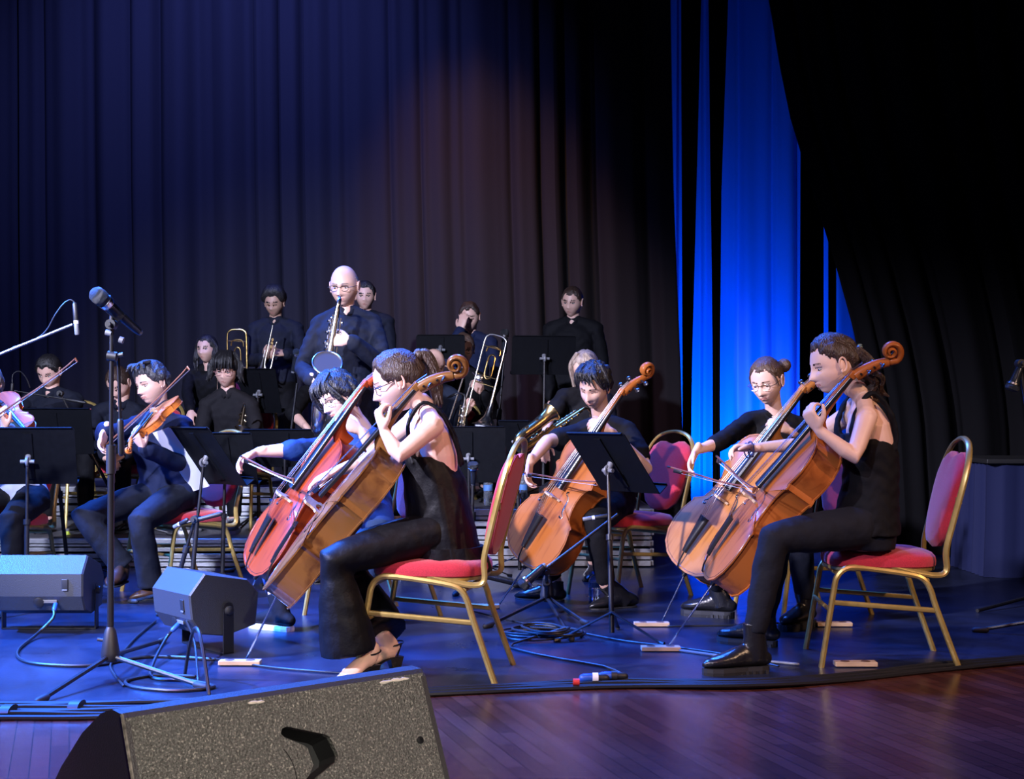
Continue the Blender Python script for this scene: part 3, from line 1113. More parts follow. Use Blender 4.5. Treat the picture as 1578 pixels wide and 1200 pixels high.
def make_chair():
    """banquet chair, faces local +x; origin on the floor at the middle of the feet"""
    t = empty('banquet_chair')
    hw = 0.205
    for sy in (-1, 1):
        y = sy * hw
        mb = MB()
        # front leg - rail - rear leg as one bent bar
        path = [(0.265, 0.0), (0.215, 0.30), (0.200, 0.368), (0.165, 0.402), (0.10, 0.406), (-0.08, 0.383), (-0.145, 0.363), (-0.175, 0.315), (-0.195, 0.25), (-0.285, 0.0)]
        mb.tube([V((x, y * (1.06 if z < .1 else 1), z)) for x, z in path], [(0.0125, 0.0125)] * len(path), 8, side=(0, 1, 0), n=3)
        mb.build('leg_frame', GOLD, t, wo=(0, 0, 0))
        mb = MB()
        mb.tube([V((0.224, y, 0.265)), V((-0.203, y, 0.235))], [(0.008, 0.011)] * 2, 8, side=(0, 1, 0))
        mb.build('stretcher', GOLD, t, wo=(0, 0, 0))
    for x_, z_, r_ in ((0.19, 0.378, 0.010), (-0.16, 0.358, 0.010), (0.230, 0.235, 0.009)):
        mb = MB()
        mb.tube([V((x_, -hw, z_)), V((x_, hw, z_))], r_, 8)
        mb.build('cross_bar', GOLD, t, wo=(0, 0, 0))
    # back hoop
    mb = MB()
    pts = []
    def bx(z):
        return -0.225 - 0.125 * ((z - 0.42) / 0.50) ** 1.1 if z > 0.42 else -0.225
    right = [(0.200, 0.415, -0.02), (0.200, 0.39, -0.12), (0.198, 0.378, -0.20), (0.196, 0.398, -0.238), (0.196, 0.48, None), (0.200, 0.60, None), (0.205, 0.70, None), (0.203, 0.78, None), (0.180, 0.85, None), (0.13, 0.90, None), (0.065, 0.923, None), (0, 0.930, None)]
    for y, z, x in right:
        pts.append(V((x if x is not None else bx(z), y, z)))
    pts2 = [V((p.x, -p.y, p.z)) for p in pts[-2::-1]]
    mb.tube(pts + pts2, [(0.0095, 0.0135)] * (len(pts) * 2 - 1), 8, n=4, side=(0, 1, 0) if False else None)
    mb.build('back_frame', GOLD, t, wo=(0, 0, 0))
    # seat: rounded cushion on a thin pan
    def cush(hx, hy, c, zf, n=36, ex=3.5):
        def ring(k, z):
            return [V((c[0] + k * hx * math.copysign(abs(math.cos(a)) ** (2 / ex), math.cos(a)), c[1] + k * hy * math.copysign(abs(math.sin(a)) ** (2 / ex), math.sin(a)), z)) for a in [2 * PI * i / n for i in range(n)]]
        return [ring(k, z) for k, z in zf]
    mb = MB()
    mb.loft(cush(0.225, 0.215, (0.0, 0), [(0.94, 0.402), (0.99, 0.410), (1.0, 0.428), (0.985, 0.446), (0.93, 0.460), (0.75, 0.470), (0.4, 0.475), (0.05, 0.476)]))
    seat = mb.build('seat', RED, t, wo=(0, 0, 0))
    mb = MB()
    mb.loft(cush(0.222, 0.212, (0.0, 0), [(0.98, 0.392), (0.99, 0.404)]))
    mb.build('seat_pan', GOLD, t, wo=(0, 0, 0))
    # back pad
    yz = [(0.0, 0.475), (0.075, 0.485), (0.125, 0.52), (0.155, 0.58), (0.172, 0.66), (0.180, 0.74), (0.176, 0.80), (0.150, 0.845), (0.095, 0.873), (0.06, 0.872), (0.03, 0.862), (0.0, 0.858)]
    o = yz + [(-y, z) for y, z in yz[-2:0:-1]]
    cyz = (0, 0.68)
    mb = MB()
    rings = []
    for k, dx in ((0.05, 0.036), (0.5, 0.035), (0.8, 0.031), (0.93, 0.024), (1.0, 0.008), (1.0, -0.006), (0.97, -0.012), (0.8, -0.016), (0.4, -0.018), (0.05, -0.018)):
        rings.append([V((bx(cyz[1] + (z - cyz[1]) * k) + dx, y * k, cyz[1] + (z - cyz[1]) * k)) for y, z in o])
    mb.loft(rings)
    pad = mb.build('backrest', RED, t, wo=(0, 0, 0))
    mb = MB()
    mb.tube([V((bx(z) - 0.010, y * 0.985, 0.68 + (z - 0.68) * 0.985)) for y, z in o], 0.003, 6, closed=True, side=(1, 0, 0))
    mb.build('piping', mat('dark piping', (0.25, 0.03, 0.04), 0.7), pad, wo=(0, 0, 0))
    for sy in (-1, 1):
        mb = MB()
        mb.box((bx(0.68) - 0.003, sy * 0.187, 0.68), (0.02, 0.03, 0.025))
        mb.build('bracket', GOLD, t, wo=(0, 0, 0))
    return t


def music_stand(label, c, yaw, tilt, floor, w_=0.50, h=0.33, group=None, base=None, lip=True, feet_rot=0, mt=None):
    """c: middle of the desk (world). yaw: direction the reader's side faces (0 = towards camera, 180 = away)"""
    c = V(c)
    fw = V((-math.sin(R(yaw)), -math.cos(R(yaw)), 0))       # towards the reader
    lf = V((-fw.y, fw.x, 0))
    b = V(base) if base is not None else V((c.x - fw.x * 0.05, c.y - fw.y * 0.05, floor))
    b.z = floor
    t = empty('music_stand', b)
    tag(t, label, 'music stand', group)
    up = (V((0, 0, 1)) * math.cos(R(tilt)) - fw * math.sin(R(tilt))).normalized()
    nrm = lf.cross(up).normalized()
    if nrm.dot(fw) < 0:
        nrm = -nrm
    M = Matrix((lf, nrm, up)).transposed().to_4x4()
    M.translation = c
    mb = MB(M)
    r = 0.012
    poly = [(-w_ / 2, -h / 2), (w_ / 2, -h / 2), (w_ / 2, h / 2 - r), (w_ / 2 - r, h / 2), (-w_ / 2 + r, h / 2), (-w_ / 2, h / 2 - r)]
    mb.prism(poly, 0.004)
    mb.box((0, -0.004, h / 2 - 0.002), (w_ - 2 * r, 0.012, 0.004))
    mb.box((0, -0.006, 0), (0.05, 0.008, h * 0.8))
    desk = mb.build('desk', mt or DESK, t, smooth=False)
    if lip:
        mb = MB(M)
        mb.box((0, 0.03, -h / 2), (w_, 0.06, 0.004))
        mb.box((0, 0.060, -h / 2 + 0.006), (w_, 0.003, 0.014))
        mb.build('ledge', mt or DESK, desk, wo=t.location, smooth=False)
    mb = MB()
    hub = c - nrm * 0.03 - V((0, 0, 0.02))
    mb.tube([c - nrm * 0.006, hub], 0.016, 10)
    mb.torus(hub, 0.020, 0.008, lf, 16, 8)
    mb.tube([hub - lf * 0.035, hub + lf * 0.035], [0.010, 0.010], 10)
    mb.build('tilt_knob', GREY, t)
    mb = MB()
    top = V((hub.x, hub.y, hub.z))
    midz = floor + (top.z - floor) * 0.55
    bt = V((b.x, b.y, floor + 0.10))
    mb.tube([top, bt.lerp(top, 0.5)], 0.0085, 10)
    mb.build('upper_pole', BLACKM, t)
    mb = MB()
    mb.tube([bt.lerp(top, 0.55), V((b.x, b.y, floor + 0.03))], 0.0125, 12)
    mb.tube([bt.lerp(top, 0.52), bt.lerp(top, 0.56)], 0.018, 12)
    mb.build('pole', BLACKM, t)
    for k in range(3):
        a = R(feet_rot + 120 * k)
        d = V((math.cos(a), math.sin(a), 0))
        mb = MB()
        mb.tube([V((b.x, b.y, floor + 0.125)), V((b.x, b.y, floor)) + d * 0.27 + V((0, 0, 0.012))], [(0.011, 0.0045)] * 2, 8, side=V((0, 0, 1)).cross(d))
        mb.tube([V((b.x, b.y, floor)) + d * 0.255 + V((0, 0, 0.014)), V((b.x, b.y, floor)) + d * 0.285 + V((0, 0, 0.010))], 0.010, 8)
        mb.build('leg', BLACKM, t)
    return t, M


def mic(name, label, tip, tail, kind='hand', parentless=True, group=None):
    tip = V(tip); tail = V(tail); d = (tip - tail); L = d.length; d.normalize()
    t = empty('microphone', tail)
    tag(t, label, 'microphone', group)
    if kind == 'hand':
        mb = MB(); mb.lathe([(0.015, 0), (0.018, 0.02 * L / .25), (0.021, L * 0.45), (0.024, L * 0.68), (0.026, L * 0.72)], 20, tail, d); mb.build('handle', mat('mic body', (0.03, 0.035, 0.045), 0.25, 0.6), t)
        mb = MB(); mb.lathe([(0.026, L * 0.66), (0.030, L * 0.68), (0.031, L * 0.75), (0.026, L * 0.77)], 20, tail, d); mb.build('collar_ring', SILVER, t)
        mb = MB(); mb.lathe([(0.026, L * 0.76), (0.031, L * 0.79), (0.033, L * 0.86), (0.030, L * 0.95), (0.018, L * 0.995), (0.001, L)], 20, tail, d); mb.build('grille', mat('mic grille', (0.04, 0.045, 0.05), 0.4, 0.6, 0, 0, 0.8, 900), t)
        mb = MB(); mb.lathe([(0.010, -0.012), (0.0125, -0.004), (0.0125, 0.002)], 16, tail, d); mb.build('end_cap', GREY, t)
    else:
        r = 0.011
        mb = MB(); mb.lathe([(r * .6, 0), (r, 0.008), (r, L * 0.55), (r * 0.95, L * 0.56)], 14, tail, d); mb.build('handle', BLACKP, t)
        mb = MB(); mb.lathe([(r * 1.02, L * 0.56), (r * 1.02, L * 0.66)], 14, tail, d); mb.build('collar_ring', WHITEP, t)
        mb = MB(); mb.lathe([(r * .95, L * 0.66), (r, L * 0.70), (r, L * 0.97), (r * .7, L)], 14, tail, d); mb.build('grille', GREY, t)
    return t


def mic_stand(label, base, top, boom=None, feet=None, floor=0.0, r=0.0085, cone=True, group=None, clip=None, foot_r=0.30, rot=0, legm=None, low=0.11):
    """tripod stand; boom: (from, to) points; feet: list of points on the floor"""
    base = V(base); base.z = floor; top = V(top)
    t = empty('microphone_stand', base)
    tag(t, label, 'microphone stand', group)
    mb = MB()
    p0 = V((base.x, base.y, floor + low * 0.7))
    mb.tube([p0, p0.lerp(top, 0.60)], r * 1.55, 12)
    mb.build('lower_tube', BLACKM, t)
    mb = MB()
    mb.tube([p0.lerp(top, 0.555), p0.lerp(top, 0.64)], r * 2.2, 12)
    mb.build('clutch', BLACKP, t)
    mb = MB()
    mb.tube([p0.lerp(top, 0.60), top], r, 10)
    mb.build('upper_tube', BLACKM, t)
    mb = MB()
    b0 = V((base.x, base.y, floor))
    mb.lathe([(0.026, low * 0.62), (0.034, low * 0.70), (0.036, low * 0.95), (0.022, low * 1.7), (0.014, low * 1.85)], 18, b0)
    mb.tube([b0 + V((-0.01, 0, low * 1.35)), b0 + V((-0.05, 0, low * 1.40))], 0.007, 8)
    mb.build('hub', BLACKP, t)
    if feet is None:
        feet = [b0 + V((math.cos(R(rot + 120 * k)), math.sin(R(rot + 120 * k)), 0)) * foot_r for k in range(3)]
    for f in feet:
        f = V(f); dd = (f - b0).normalized()
        mb = MB()
        e = f + V((0, 0, 0.015))
        mb.tube([b0 + dd * 0.02 + V((0, 0, low * 0.8)), e], r * 1.1, 8)
        lg = mb.build('leg', legm or BLACKM, t)
        mb = MB()
        mb.tube([e - dd * 0.03 + V((0, 0, 0.002)), e + dd * 0.02 - V((0, 0, 0.002))], r * 1.7, 8, cap='round')
        mb.build('rubber_foot', RUBBER, lg, wo=t.location)
    if boom:
        a, b_ = V(boom[0]), V(boom[1])
        mb = MB()
        mb.tube([a, b_], r * 0.8, 8)
        mb.build('boom', boom[2] if len(boom) > 2 else BLACKM, t)
        mb = MB()
        dd = (b_ - a).normalized()
        mb.tube([top - V((0, 0.022, 0)), top + V((0, 0.022, 0))], 0.020, 12)
        mb.tube([top + V((0, -0.03, 0)), top + V((0.0, -0.05, 0))], 0.010, 8)
        mb.build('boom_knob', BLACKP, t)
        mb = MB()
        mb.tube([a - dd * 0.005, a + dd * 0.12], r * 1.5, 10, cap='round')
        mb.build('counterweight', BLACKP, t)
    return t


def sax(label, M, s=1.0, m1=SILVER, mkey=None, group=None, kind='saxophone', ba=(0.16, 0, 1)):
    """local: body tube along -z from the crook, bell curls up towards +x; z up"""
    t = empty('saxophone'); t.matrix_world = M
    tag(t, label, kind, group)
    K = mkey or m1
    def b(mb, nm, m):
        return mb.build(nm, m, t, wo=(0, 0, 0))
    mb = MB(); mb.tube([V((0, 0, 0)) * s, V((0, 0, -0.30 * s)), V((0.0, 0, -0.62 * s))], [0.016 * s, 0.026 * s, 0.036 * s], 14, n=3)
    b(mb, 'body_tube', m1)
    mb = MB(); mb.tube([V(p) * s for p in ((0, 0, -0.61), (0.012, 0, -0.68), (0.060, 0, -0.72), (0.110, 0, -0.69), (0.125, 0, -0.62), (0.128, 0, -0.50), (0.135, 0, -0.40))], [k * s for k in (0.036, 0.038, 0.041, 0.043, 0.045, 0.048, 0.052)], 16, n=4)
    b(mb, 'bow_tube', m1)
    mb = MB()
    ax = V(ba).normalized()
    mb.lathe([(0.050 * s, 0), (0.056 * s, 0.05 * s), (0.068 * s, 0.09 * s), (0.085 * s, 0.115 * s), (0.088 * s, 0.120 * s), (0.084 * s, 0.118 * s)], 28, V((0.134, 0, -0.41)) * s, ax)
    mb.torus(V((0.134, 0, -0.41)) * s + ax * 0.119 * s, 0.086 * s, 0.0055 * s, ax, 32, 8)
    b(mb, 'bell', m1)
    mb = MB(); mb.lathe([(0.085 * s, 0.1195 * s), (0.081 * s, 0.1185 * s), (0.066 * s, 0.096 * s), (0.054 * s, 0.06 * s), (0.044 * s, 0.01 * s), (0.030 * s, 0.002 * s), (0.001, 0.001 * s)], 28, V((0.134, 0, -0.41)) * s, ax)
    b(mb, 'bell_interior', mat('painted bell shade', (0.07, 0.065, 0.07), 0.5, 0.7))  # darker colour stands in for the shade deep inside the bell
    mb = MB(); mb.tube([V(p) * s for p in ((0, 0, -0.01), (0, 0, 0.03), (-0.02, 0, 0.065), (-0.07, 0, 0.080), (-0.12, 0, 0.062))], [k * s for k in (0.013, 0.012, 0.011, 0.009, 0.008)], 12, n=4)
    b(mb, 'crook', m1)
    mb = MB(); mb.tube([V(p) * s for p in ((-0.105, 0, 0.069), (-0.150, 0, 0.050), (-0.185, 0, 0.034))], [(0.012 * s, 0.012 * s), (0.012 * s, 0.012 * s), (0.009 * s, 0.003 * s)], 12, side=(0, 1, 0))
    b(mb, 'mouthpiece', EBONY)
    for i, (z, r_) in enumerate([(-0.06, .010), (-0.10, .011), (-0.15, .013), (-0.20, .014), (-0.255, .015), (-0.32, .018), (-0.375, .019), (-0.43, .021), (-0.49, .022), (-0.55, .023)]):
        mb = MB()
        off = (0.024 + 0.018 * (-z / 0.6)) * s; r_ *= 1.15
        sd = V((0.45, -1, 0)).normalized()
        c = V((0, 0, z * s)) + sd * off
        mb.lathe([(0.3 * r_ * s, 0), (r_ * s, 0.003 * s), (r_ * s, 0.008 * s), (0.5 * r_ * s, 0.011 * s)], 14, c, sd)
        b(mb, 'key_cup', K)
    for dx in (0.020, -0.026):
        mb = MB(); mb.tube([V((dx * s, -0.020 * s, -0.04 * s)), V((dx * 1.5 * s, -0.030 * s, -0.58 * s))], 0.0035 * s, 6)
        for k in range(7):
            z = -0.06 - k * 0.08
            mb.ell((dx * (1 + -z * .8) * s, -0.024 * s, z * s), 0.007 * s, None, 8, 6)
        b(mb, 'key_rod', K)
    for sy in (-1, 1):
        mb = MB(); mb.tube([V((0.005, sy * 0.030, -0.05)) * s, V((0.01, sy * 0.046, -0.60)) * s], 0.0035 * s, 6)
        for k in range(8):
            z = -0.08 - k * 0.066
            c = V((0.004, sy * (0.034 + 0.02 * -z), z)) * s
            mb.lathe([(0.004 * s, 0), ((0.010 + 0.008 * -z) * s, 0.004 * s), ((0.010 + 0.008 * -z) * s, 0.009 * s), (0.004 * s, 0.012 * s)], 12, c, (0.3, sy, 0.1))
            mb.tube([c, V((0.0, sy * 0.012, z + 0.02)) * s], 0.003 * s, 5)
        b(mb, 'side_keys', K)
    mb = MB()
    for z in (-0.46, -0.58):
        c = V((0.165 if z > -.5 else 0.160, -0.0, z)) * s
        mb.lathe([(0.010 * s, 0), (0.024 * s, 0.004 * s), (0.024 * s, 0.010 * s), (0.01 * s, 0.014 * s)], 14, c, (1, -0.3, 0))
    mb.torus(V((0.062, 0, -0.5)) * s, 0.022 * s, 0.003 * s, (0, 1, 0), 16, 6)
    b(mb, 'bell_key', K)
    return t
# ---------------------------------------------------------------- the setting
def floor_mats():
    m = bpy.data.materials.new('parquet')
    m.use_nodes = True
    nt = m.node_tree; b = nt.nodes['Principled BSDF']
    tc = nt.nodes.new('ShaderNodeTexCoord')
    mp = nt.nodes.new('ShaderNodeMapping')
    mp.inputs['Rotation'].default_value = (0, 0, R(-108))
    nt.links.new(tc.outputs['Object'], mp.inputs[0])
    br = nt.nodes.new('ShaderNodeTexBrick')
    br.inputs['Color1'].default_value = (0.085, 0.024, 0.018, 1)
    br.inputs['Color2'].default_value = (0.16, 0.055, 0.040, 1)
    br.inputs['Mortar'].default_value = (0.015, 0.006, 0.005, 1)
    br.inputs['Scale'].default_value = 1
    br.inputs['Mortar Size'].default_value = 0.0016
    br.inputs['Brick Width'].default_value = 0.42
    br.inputs['Row Height'].default_value = 0.055
    br.offset = 0.37
    nt.links.new(mp.outputs[0], br.inputs['Vector'])
    n = nt.nodes.new('ShaderNodeTexNoise'); n.inputs['Scale'].default_value = 26; n.inputs['Detail'].default_value = 6
    mp2 = nt.nodes.new('ShaderNodeMapping'); mp2.inputs['Rotation'].default_value = (0, 0, R(-108)); mp2.inputs['Scale'].default_value = (0.25, 3, 1)
    nt.links.new(tc.outputs['Object'], mp2.inputs[0]); nt.links.new(mp2.outputs[0], n.inputs['Vector'])
    mx = nt.nodes.new('ShaderNodeMix'); mx.data_type = 'RGBA'; mx.blend_type = 'MULTIPLY'; mx.inputs['Factor'].default_value = 0.6
    nt.links.new(br.outputs['Color'], mx.inputs['A']); nt.links.new(n.outputs['Fac'], mx.inputs['B'])
    nt.links.new(mx.outputs['Result'], b.inputs['Base Color'])
    b.inputs['Roughness'].default_value = 0.24
    bp = nt.nodes.new('ShaderNodeBump'); bp.inputs['Strength'].default_value = 0.12; bp.inputs['Distance'].default_value = 0.004
    nt.links.new(n.outputs['Fac'], bp.inputs['Height']); nt.links.new(bp.outputs[0], b.inputs['Normal'])
    # scuffed black dance vinyl
    v = bpy.data.materials.new('stage vinyl')
    v.use_nodes = True
    nt = v.node_tree; b = nt.nodes['Principled BSDF']
    tc = nt.nodes.new('ShaderNodeTexCoord')
    n = nt.nodes.new('ShaderNodeTexNoise'); n.inputs['Scale'].default_value = 3.2; n.inputs['Detail'].default_value = 9; n.inputs['Roughness'].default_value = 0.66
    nt.links.new(tc.outputs['Object'], n.inputs['Vector'])
    r = nt.nodes.new('ShaderNodeValToRGB')
    r.color_ramp.elements[0].position = 0.35; r.color_ramp.elements[0].color = (0.005, 0.007, 0.016, 1)
    r.color_ramp.elements[1].position = 0.72; r.color_ramp.elements[1].color = (0.018, 0.024, 0.050, 1)
    nt.links.new(n.outputs[0], r.inputs[0]); nt.links.new(r.outputs[0], b.inputs['Base Color'])
    r2 = nt.nodes.new('ShaderNodeMapRange'); r2.inputs['To Min'].default_value = 0.20; r2.inputs['To Max'].default_value = 0.42
    nt.links.new(n.outputs[0], r2.inputs[0]); nt.links.new(r2.outputs[0], b.inputs['Roughness'])
    n3 = nt.nodes.new('ShaderNodeTexNoise'); n3.inputs['Scale'].default_value = 90
    nt.links.new(tc.outputs['Object'], n3.inputs['Vector'])
    bp = nt.nodes.new('ShaderNodeBump'); bp.inputs['Strength'].default_value = 0.15; bp.inputs['Distance'].default_value = 0.003
    nt.links.new(n3.outputs[0], bp.inputs['Height']); nt.links.new(bp.outputs[0], b.inputs['Normal'])
    return m, v


PARQ, VINYL = floor_mats()
mb = MB(); mb.box((0, 8.5, -0.06), (18, 15.5, 0.12)); struct(mb.build('floor', PARQ, smooth=False))
edge = [(-200, 1112), (0, 1108), (200, 1104), (420, 1092), (700, 1068), (950, 1060), (1150, 1062), (1300, 1050), (1450, 1034), (1700, 1012), (2100, 985)]
ep = [FL(x, y) for x, y in edge]
ep = [V(p) for p in catmull([tuple(p) for p in ep], 4)]
mb = MB()
ep[0].x = -8.5; ep[-1].x = 8.5
poly = [(p.x, p.y) for p in ep] + [(8.5, 15.8), (-8.5, 15.8)]
mb.loft([[V((x, y, 0.0)) for x, y in poly], [V((x, y, 0.003)) for x, y in poly]])
struct(mb.build('floor', VINYL, smooth=False))
mb = MB(); mb.box((0, 16.0, 4), (18, 0.2, 8.2)); struct(mb.build('wall_back', mat('wall black', (0.01, 0.01, 0.012), 0.9), smooth=False))
for sx, nm in ((-1, 'wall_left'), (1, 'wall_right')):
    mb = MB(); mb.box((sx * 8.9, 8.2, 4), (0.2, 15.6, 8.2)); struct(mb.build(nm, _m['wall black'], smooth=False))


def curtain(name, label, y, left, right, z0, z1, m, folds, amp, seed=1, nx=260, nz=26, kind='structure', cat=None):
    """left/right: functions of z giving the edge x"""
    rd = random.Random(seed)
    ks = [(rd.uniform(0.6, 1.6), rd.uniform(0, 6.3)) for _ in range(6)]
    mb = MB(); vs = []; fs = []
    for i in range(nx + 1):
        u = i / nx
        ph = folds * 2 * PI * u + 1.3 * math.sin(u * folds * 1.7 + ks[0][1]) + 1.1 * math.sin(u * folds * 0.9 + ks[1][1])
        base = math.sin(ph)
        base = math.copysign(abs(base) ** 0.8, base) * (0.65 + 0.5 * math.sin(u * folds * 0.55 + ks[2][1])) + 0.25 * math.sin(ph * 2.3 + ks[3][1])
        for j in range(nz + 1):
            z = z0 + (z1 - z0) * j / nz
            a, b = left(z), right(z)
            dy = amp * (base * (1 - 0.25 * j / nz) + 0.18 * math.sin(z * 1.1 + u * 40 + ks[4][1]))
            dx = amp * 0.35 * math.sin(ph + 1.2)
            vs.append(V((a + (b - a) * u + dx, y + dy, z)))
    for i in range(nx):
        for j in range(nz):
            a = i * (nz + 1) + j
            fs.append((a, a + nz + 1, a + nz + 2, a + 1))
    mb.add(vs, fs)
    o = mb.build(name, m)
    s = o.modifiers.new('t', 'SOLIDIFY'); s.thickness = 0.006
    if kind:
        o['kind'] = kind
    if cat:
        tag(o, label, cat)
    return o


CURT = mat('black drape', (0.014, 0.013, 0.015), 0.9, 0, 0, 0, 0.25, 160, spec=0.2)
CURT2 = mat('leg drape', (0.003, 0.003, 0.004), 0.95, spec=0.15)
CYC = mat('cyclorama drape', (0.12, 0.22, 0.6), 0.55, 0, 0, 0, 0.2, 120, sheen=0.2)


def pxx(d, pts):
    """edge through pixel points -> x as a function of height at depth d"""
    q = sorted((CH + (HY - y) / FPX * d, (x - CX) / FPX * d) for x, y in pts)
    def f(z):
        if z <= q[0][0]: return q[0][1]
        for (a, b), (c, e) in zip(q, q[1:]):
            if z <= c: return b + (e - b) * (z - a) / (c - a)
        (a, b), (c, e) = q[-2], q[-1]
        return e + (e - b) / (c - a) * (z - c)
    return f


curtain('backdrop_curtain', 'wide black backdrop curtain with long soft folds behind the players', 13.0, lambda z: -8.0, pxx(13, [(1031, 0), (1036, 300), (1046, 560), (1050, 700)]), 0.02, 7.6, CURT, 27, 0.07, 3, 560, cat='curtain', kind=None)
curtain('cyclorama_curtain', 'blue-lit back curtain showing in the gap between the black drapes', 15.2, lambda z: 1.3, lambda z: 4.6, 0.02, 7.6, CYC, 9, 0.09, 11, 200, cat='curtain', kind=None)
for nm, L_, R_, sd, lb in (('a', [(1050, 0), (1052, 560)], [(1080, 0), (1066, 560), (1064, 700)], 5, 'narrow black drape between the two thin blue streaks of curtain'),
                       ('b', [(1090, 0), (1097, 560)], [(1122, 0), (1112, 300), (1110, 560)], 6, 'narrow black drape left of the broad blue panel'),
                       ('c', [(1234, 0), (1231, 560)], [(1268, 0), (1268, 560)], 8, 'black drape right of the broad blue panel'),
                       ('d', [(1276, 0), (1276, 560)], [(1288, 0), (1288, 560)], 9, 'thin black drape beside the small blue sliver')):
    curtain('black_drape', lb, 13.5, pxx(13.5, L_), pxx(13.5, R_), 0.02, 7.6, CURT2, 1.5 if nm != 'c' else 2.2, 0.03, sd, 40, cat='curtain', kind=None)
dl = pxx(9.8, [(1184, 0), (1200, 100), (1216, 180), (1240, 260), (1262, 330), (1290, 420), (1312, 500), (1326, 560), (1340, 640), (1350, 800)])
def dl2(z):
    return dl(z) - max(0, z - 4.0) * 0.05
curtain('side_curtain', 'black side curtain drawn aside with a long slanting edge on the right', 9.8, dl2, lambda z: 7.5, 0.02, 7.4, CURT2, 17, 0.07, 21, 300, 40, cat='curtain', kind=None)


# risers with aluminium edge rails
def riser(label, x0, x1, y0, y1, z, z0=0.0, rails=2):
    t = empty('stage_riser', (x0, y0, z0)); tag(t, label, 'stage riser', 'risers behind the string players')
    mb = MB(); mb.box(((x0 + x1) / 2, (y0 + y1) / 2, z - 0.02), (x1 - x0, y1 - y0, 0.04)); mb.build('deck', mat('deck', (0.10, 0.10, 0.11), 0.4, 0, 8, 0.3), t, smooth=False)
    n = rails
    hh = (z - z0) / n
    for k in range(n):
        a = z0 + hh * k
        for q, (o, h, th) in enumerate(((0.10, 0.26, 0.010), (0.42, 0.16, 0.0), (0.64, 0.32, 0.014))):
            mb = MB()
            mb.box(((x0 + x1) / 2, y0 - 0.004 - th / 2, a + hh * (o + h / 2)), (x1 - x0, 0.012 + th, hh * h), bev=0.003)
            mb.build('edge_rail', ALU, t, smooth=False)
            mb = MB()
            mb.box((x1 + 0.004 + th / 2, (y0 + y1) / 2, a + hh * (o + h / 2)), (0.012 + th, y1 - y0, hh * h), bev=0.003)
            mb.build('side_rail', ALU, t, smooth=False)
    mb = MB(); mb.box(((x0 + x1) / 2, (y0 + y1) / 2 + 0.02, z0 + (z - z0) * 0.45), (x1 - x0 - 0.06, y1 - y0 - 0.06, (z - z0) * 0.84)); mb.build('skirt', BLACKP, t, smooth=False)
    return t


riser('low front riser with bright aluminium edge rails at left', -5.6, -0.50, 9.15, 10.98, 0.20, 0, 2)
riser('second riser step behind the low left riser', -5.6, -0.50, 11.0, 12.5, 0.45, 0, 3)
riser('taller riser with stacked aluminium rails behind the young cellist', -0.46, 0.93, 9.15, 11.9, 0.40, 0, 3)

# dark skirted table and gear at far right
t = empty('skirted_table', (3.35, 9.0, 0)); tag(t, 'dark blue cloth-skirted table in the shadow at far right', 'table')
curt = []
mb = MB(); vs = []
ring = []
for i in range(120):
    a = 2 * PI * i / 120
    x = 0.75 * math.copysign(min(1, abs(math.cos(a)) * 1.35), math.cos(a)); y = 0.35 * math.copysign(min(1, abs(math.sin(a)) * 1.35), math.sin(a))
    ring.append((x, y, 1 + 0.02 * math.sin(i * 1.9)))
mb.loft([[V((3.75 + x * k * q, 8.9 + y * k * q, z)) for x, y, k in ring] for z, q in ((0.005, 1.03), (0.35, 1.01), (0.72, 1.0))])
mb.build('skirt', mat('navy skirt', (0.008, 0.012, 0.05), 0.8, spec=0.2), t, wo=t.location)
mb = MB(); mb.box((3.75, 8.9, 0.735), (1.56, 0.76, 0.03), bev=0.006); mb.build('tabletop', BLACKP, t, wo=t.location)

# ---------------------------------------------------------------- cables
def cable(label, pts, r=0.006, m=None, name='cable', group=None, n=6, seg=7):
    mb = MB()
    mb.tube([V(p) for p in pts], r, seg, n=n, cap='round')
    o = mb.build(name, m or CABLE, origin=V(pts[0]))
    return tag(o, label, 'cable', group)


edge2 = [(-260, 1104), (0, 1100), (200, 1097), (420, 1085), (700, 1068), (950, 1058), (1150, 1060), (1300, 1048), (1450, 1032), (1700, 1010)]
for k in range(7):
    rd = random.Random(k)
    pts = []
    for i, (x, y) in enumerate(edge2):
        p = FL(x, y)
        dx = (k - 3) * 0.024 * (1.5 if i < 3 else 0.62) + 0.006 * rd.uniform(-1, 1)
        pts.append((p.x, p.y + dx, 0.011 + 0.009 * ((k * 2 + i) % 3 == 0)))
    cable('black cable of the loom along the stage edge, ' + ('nearest the audience', 'second from the audience side', 'third from the audience side', 'in the middle of the bundle', 'third from the players side', 'second from the players side', 'nearest the players')[k], pts, 0.0075 if k % 3 else 0.0095, group='cables in the loom along the stage edge')
for (x, y, d1, m_, lb) in ((917, 1058, 0.02, BLUETAPE, 'left blue plug on the cable loom near the near chair'), (946, 1055, 0.03, BLUETAPE, 'right blue plug on the cable loom')):
    p = FL(x, y)
    t = empty('cable_connector', (p.x, p.y, 0.03)); tag(t, lb, 'connector')
    mb = MB(); mb.tube([(p.x - 0.045, p.y - 0.005, 0.034), (p.x - 0.012, p.y, 0.034)], 0.017, 12, cap='round'); mb.build('socket', m_, t)
    mb = MB(); mb.tube([(p.x - 0.010, p.y, 0.034), (p.x + 0.012, p.y, 0.034)], 0.020, 12); mb.build('collar_ring', WHITEP if x < 930 else BLACKP, t)
    mb = MB(); mb.tube([(p.x + 0.012, p.y, 0.034), (p.x + 0.04, p.y + 0.004, 0.032)], 0.015, 12, cap='round'); mb.build('plug', BLACKP, t)
p = FL(888, 1063)
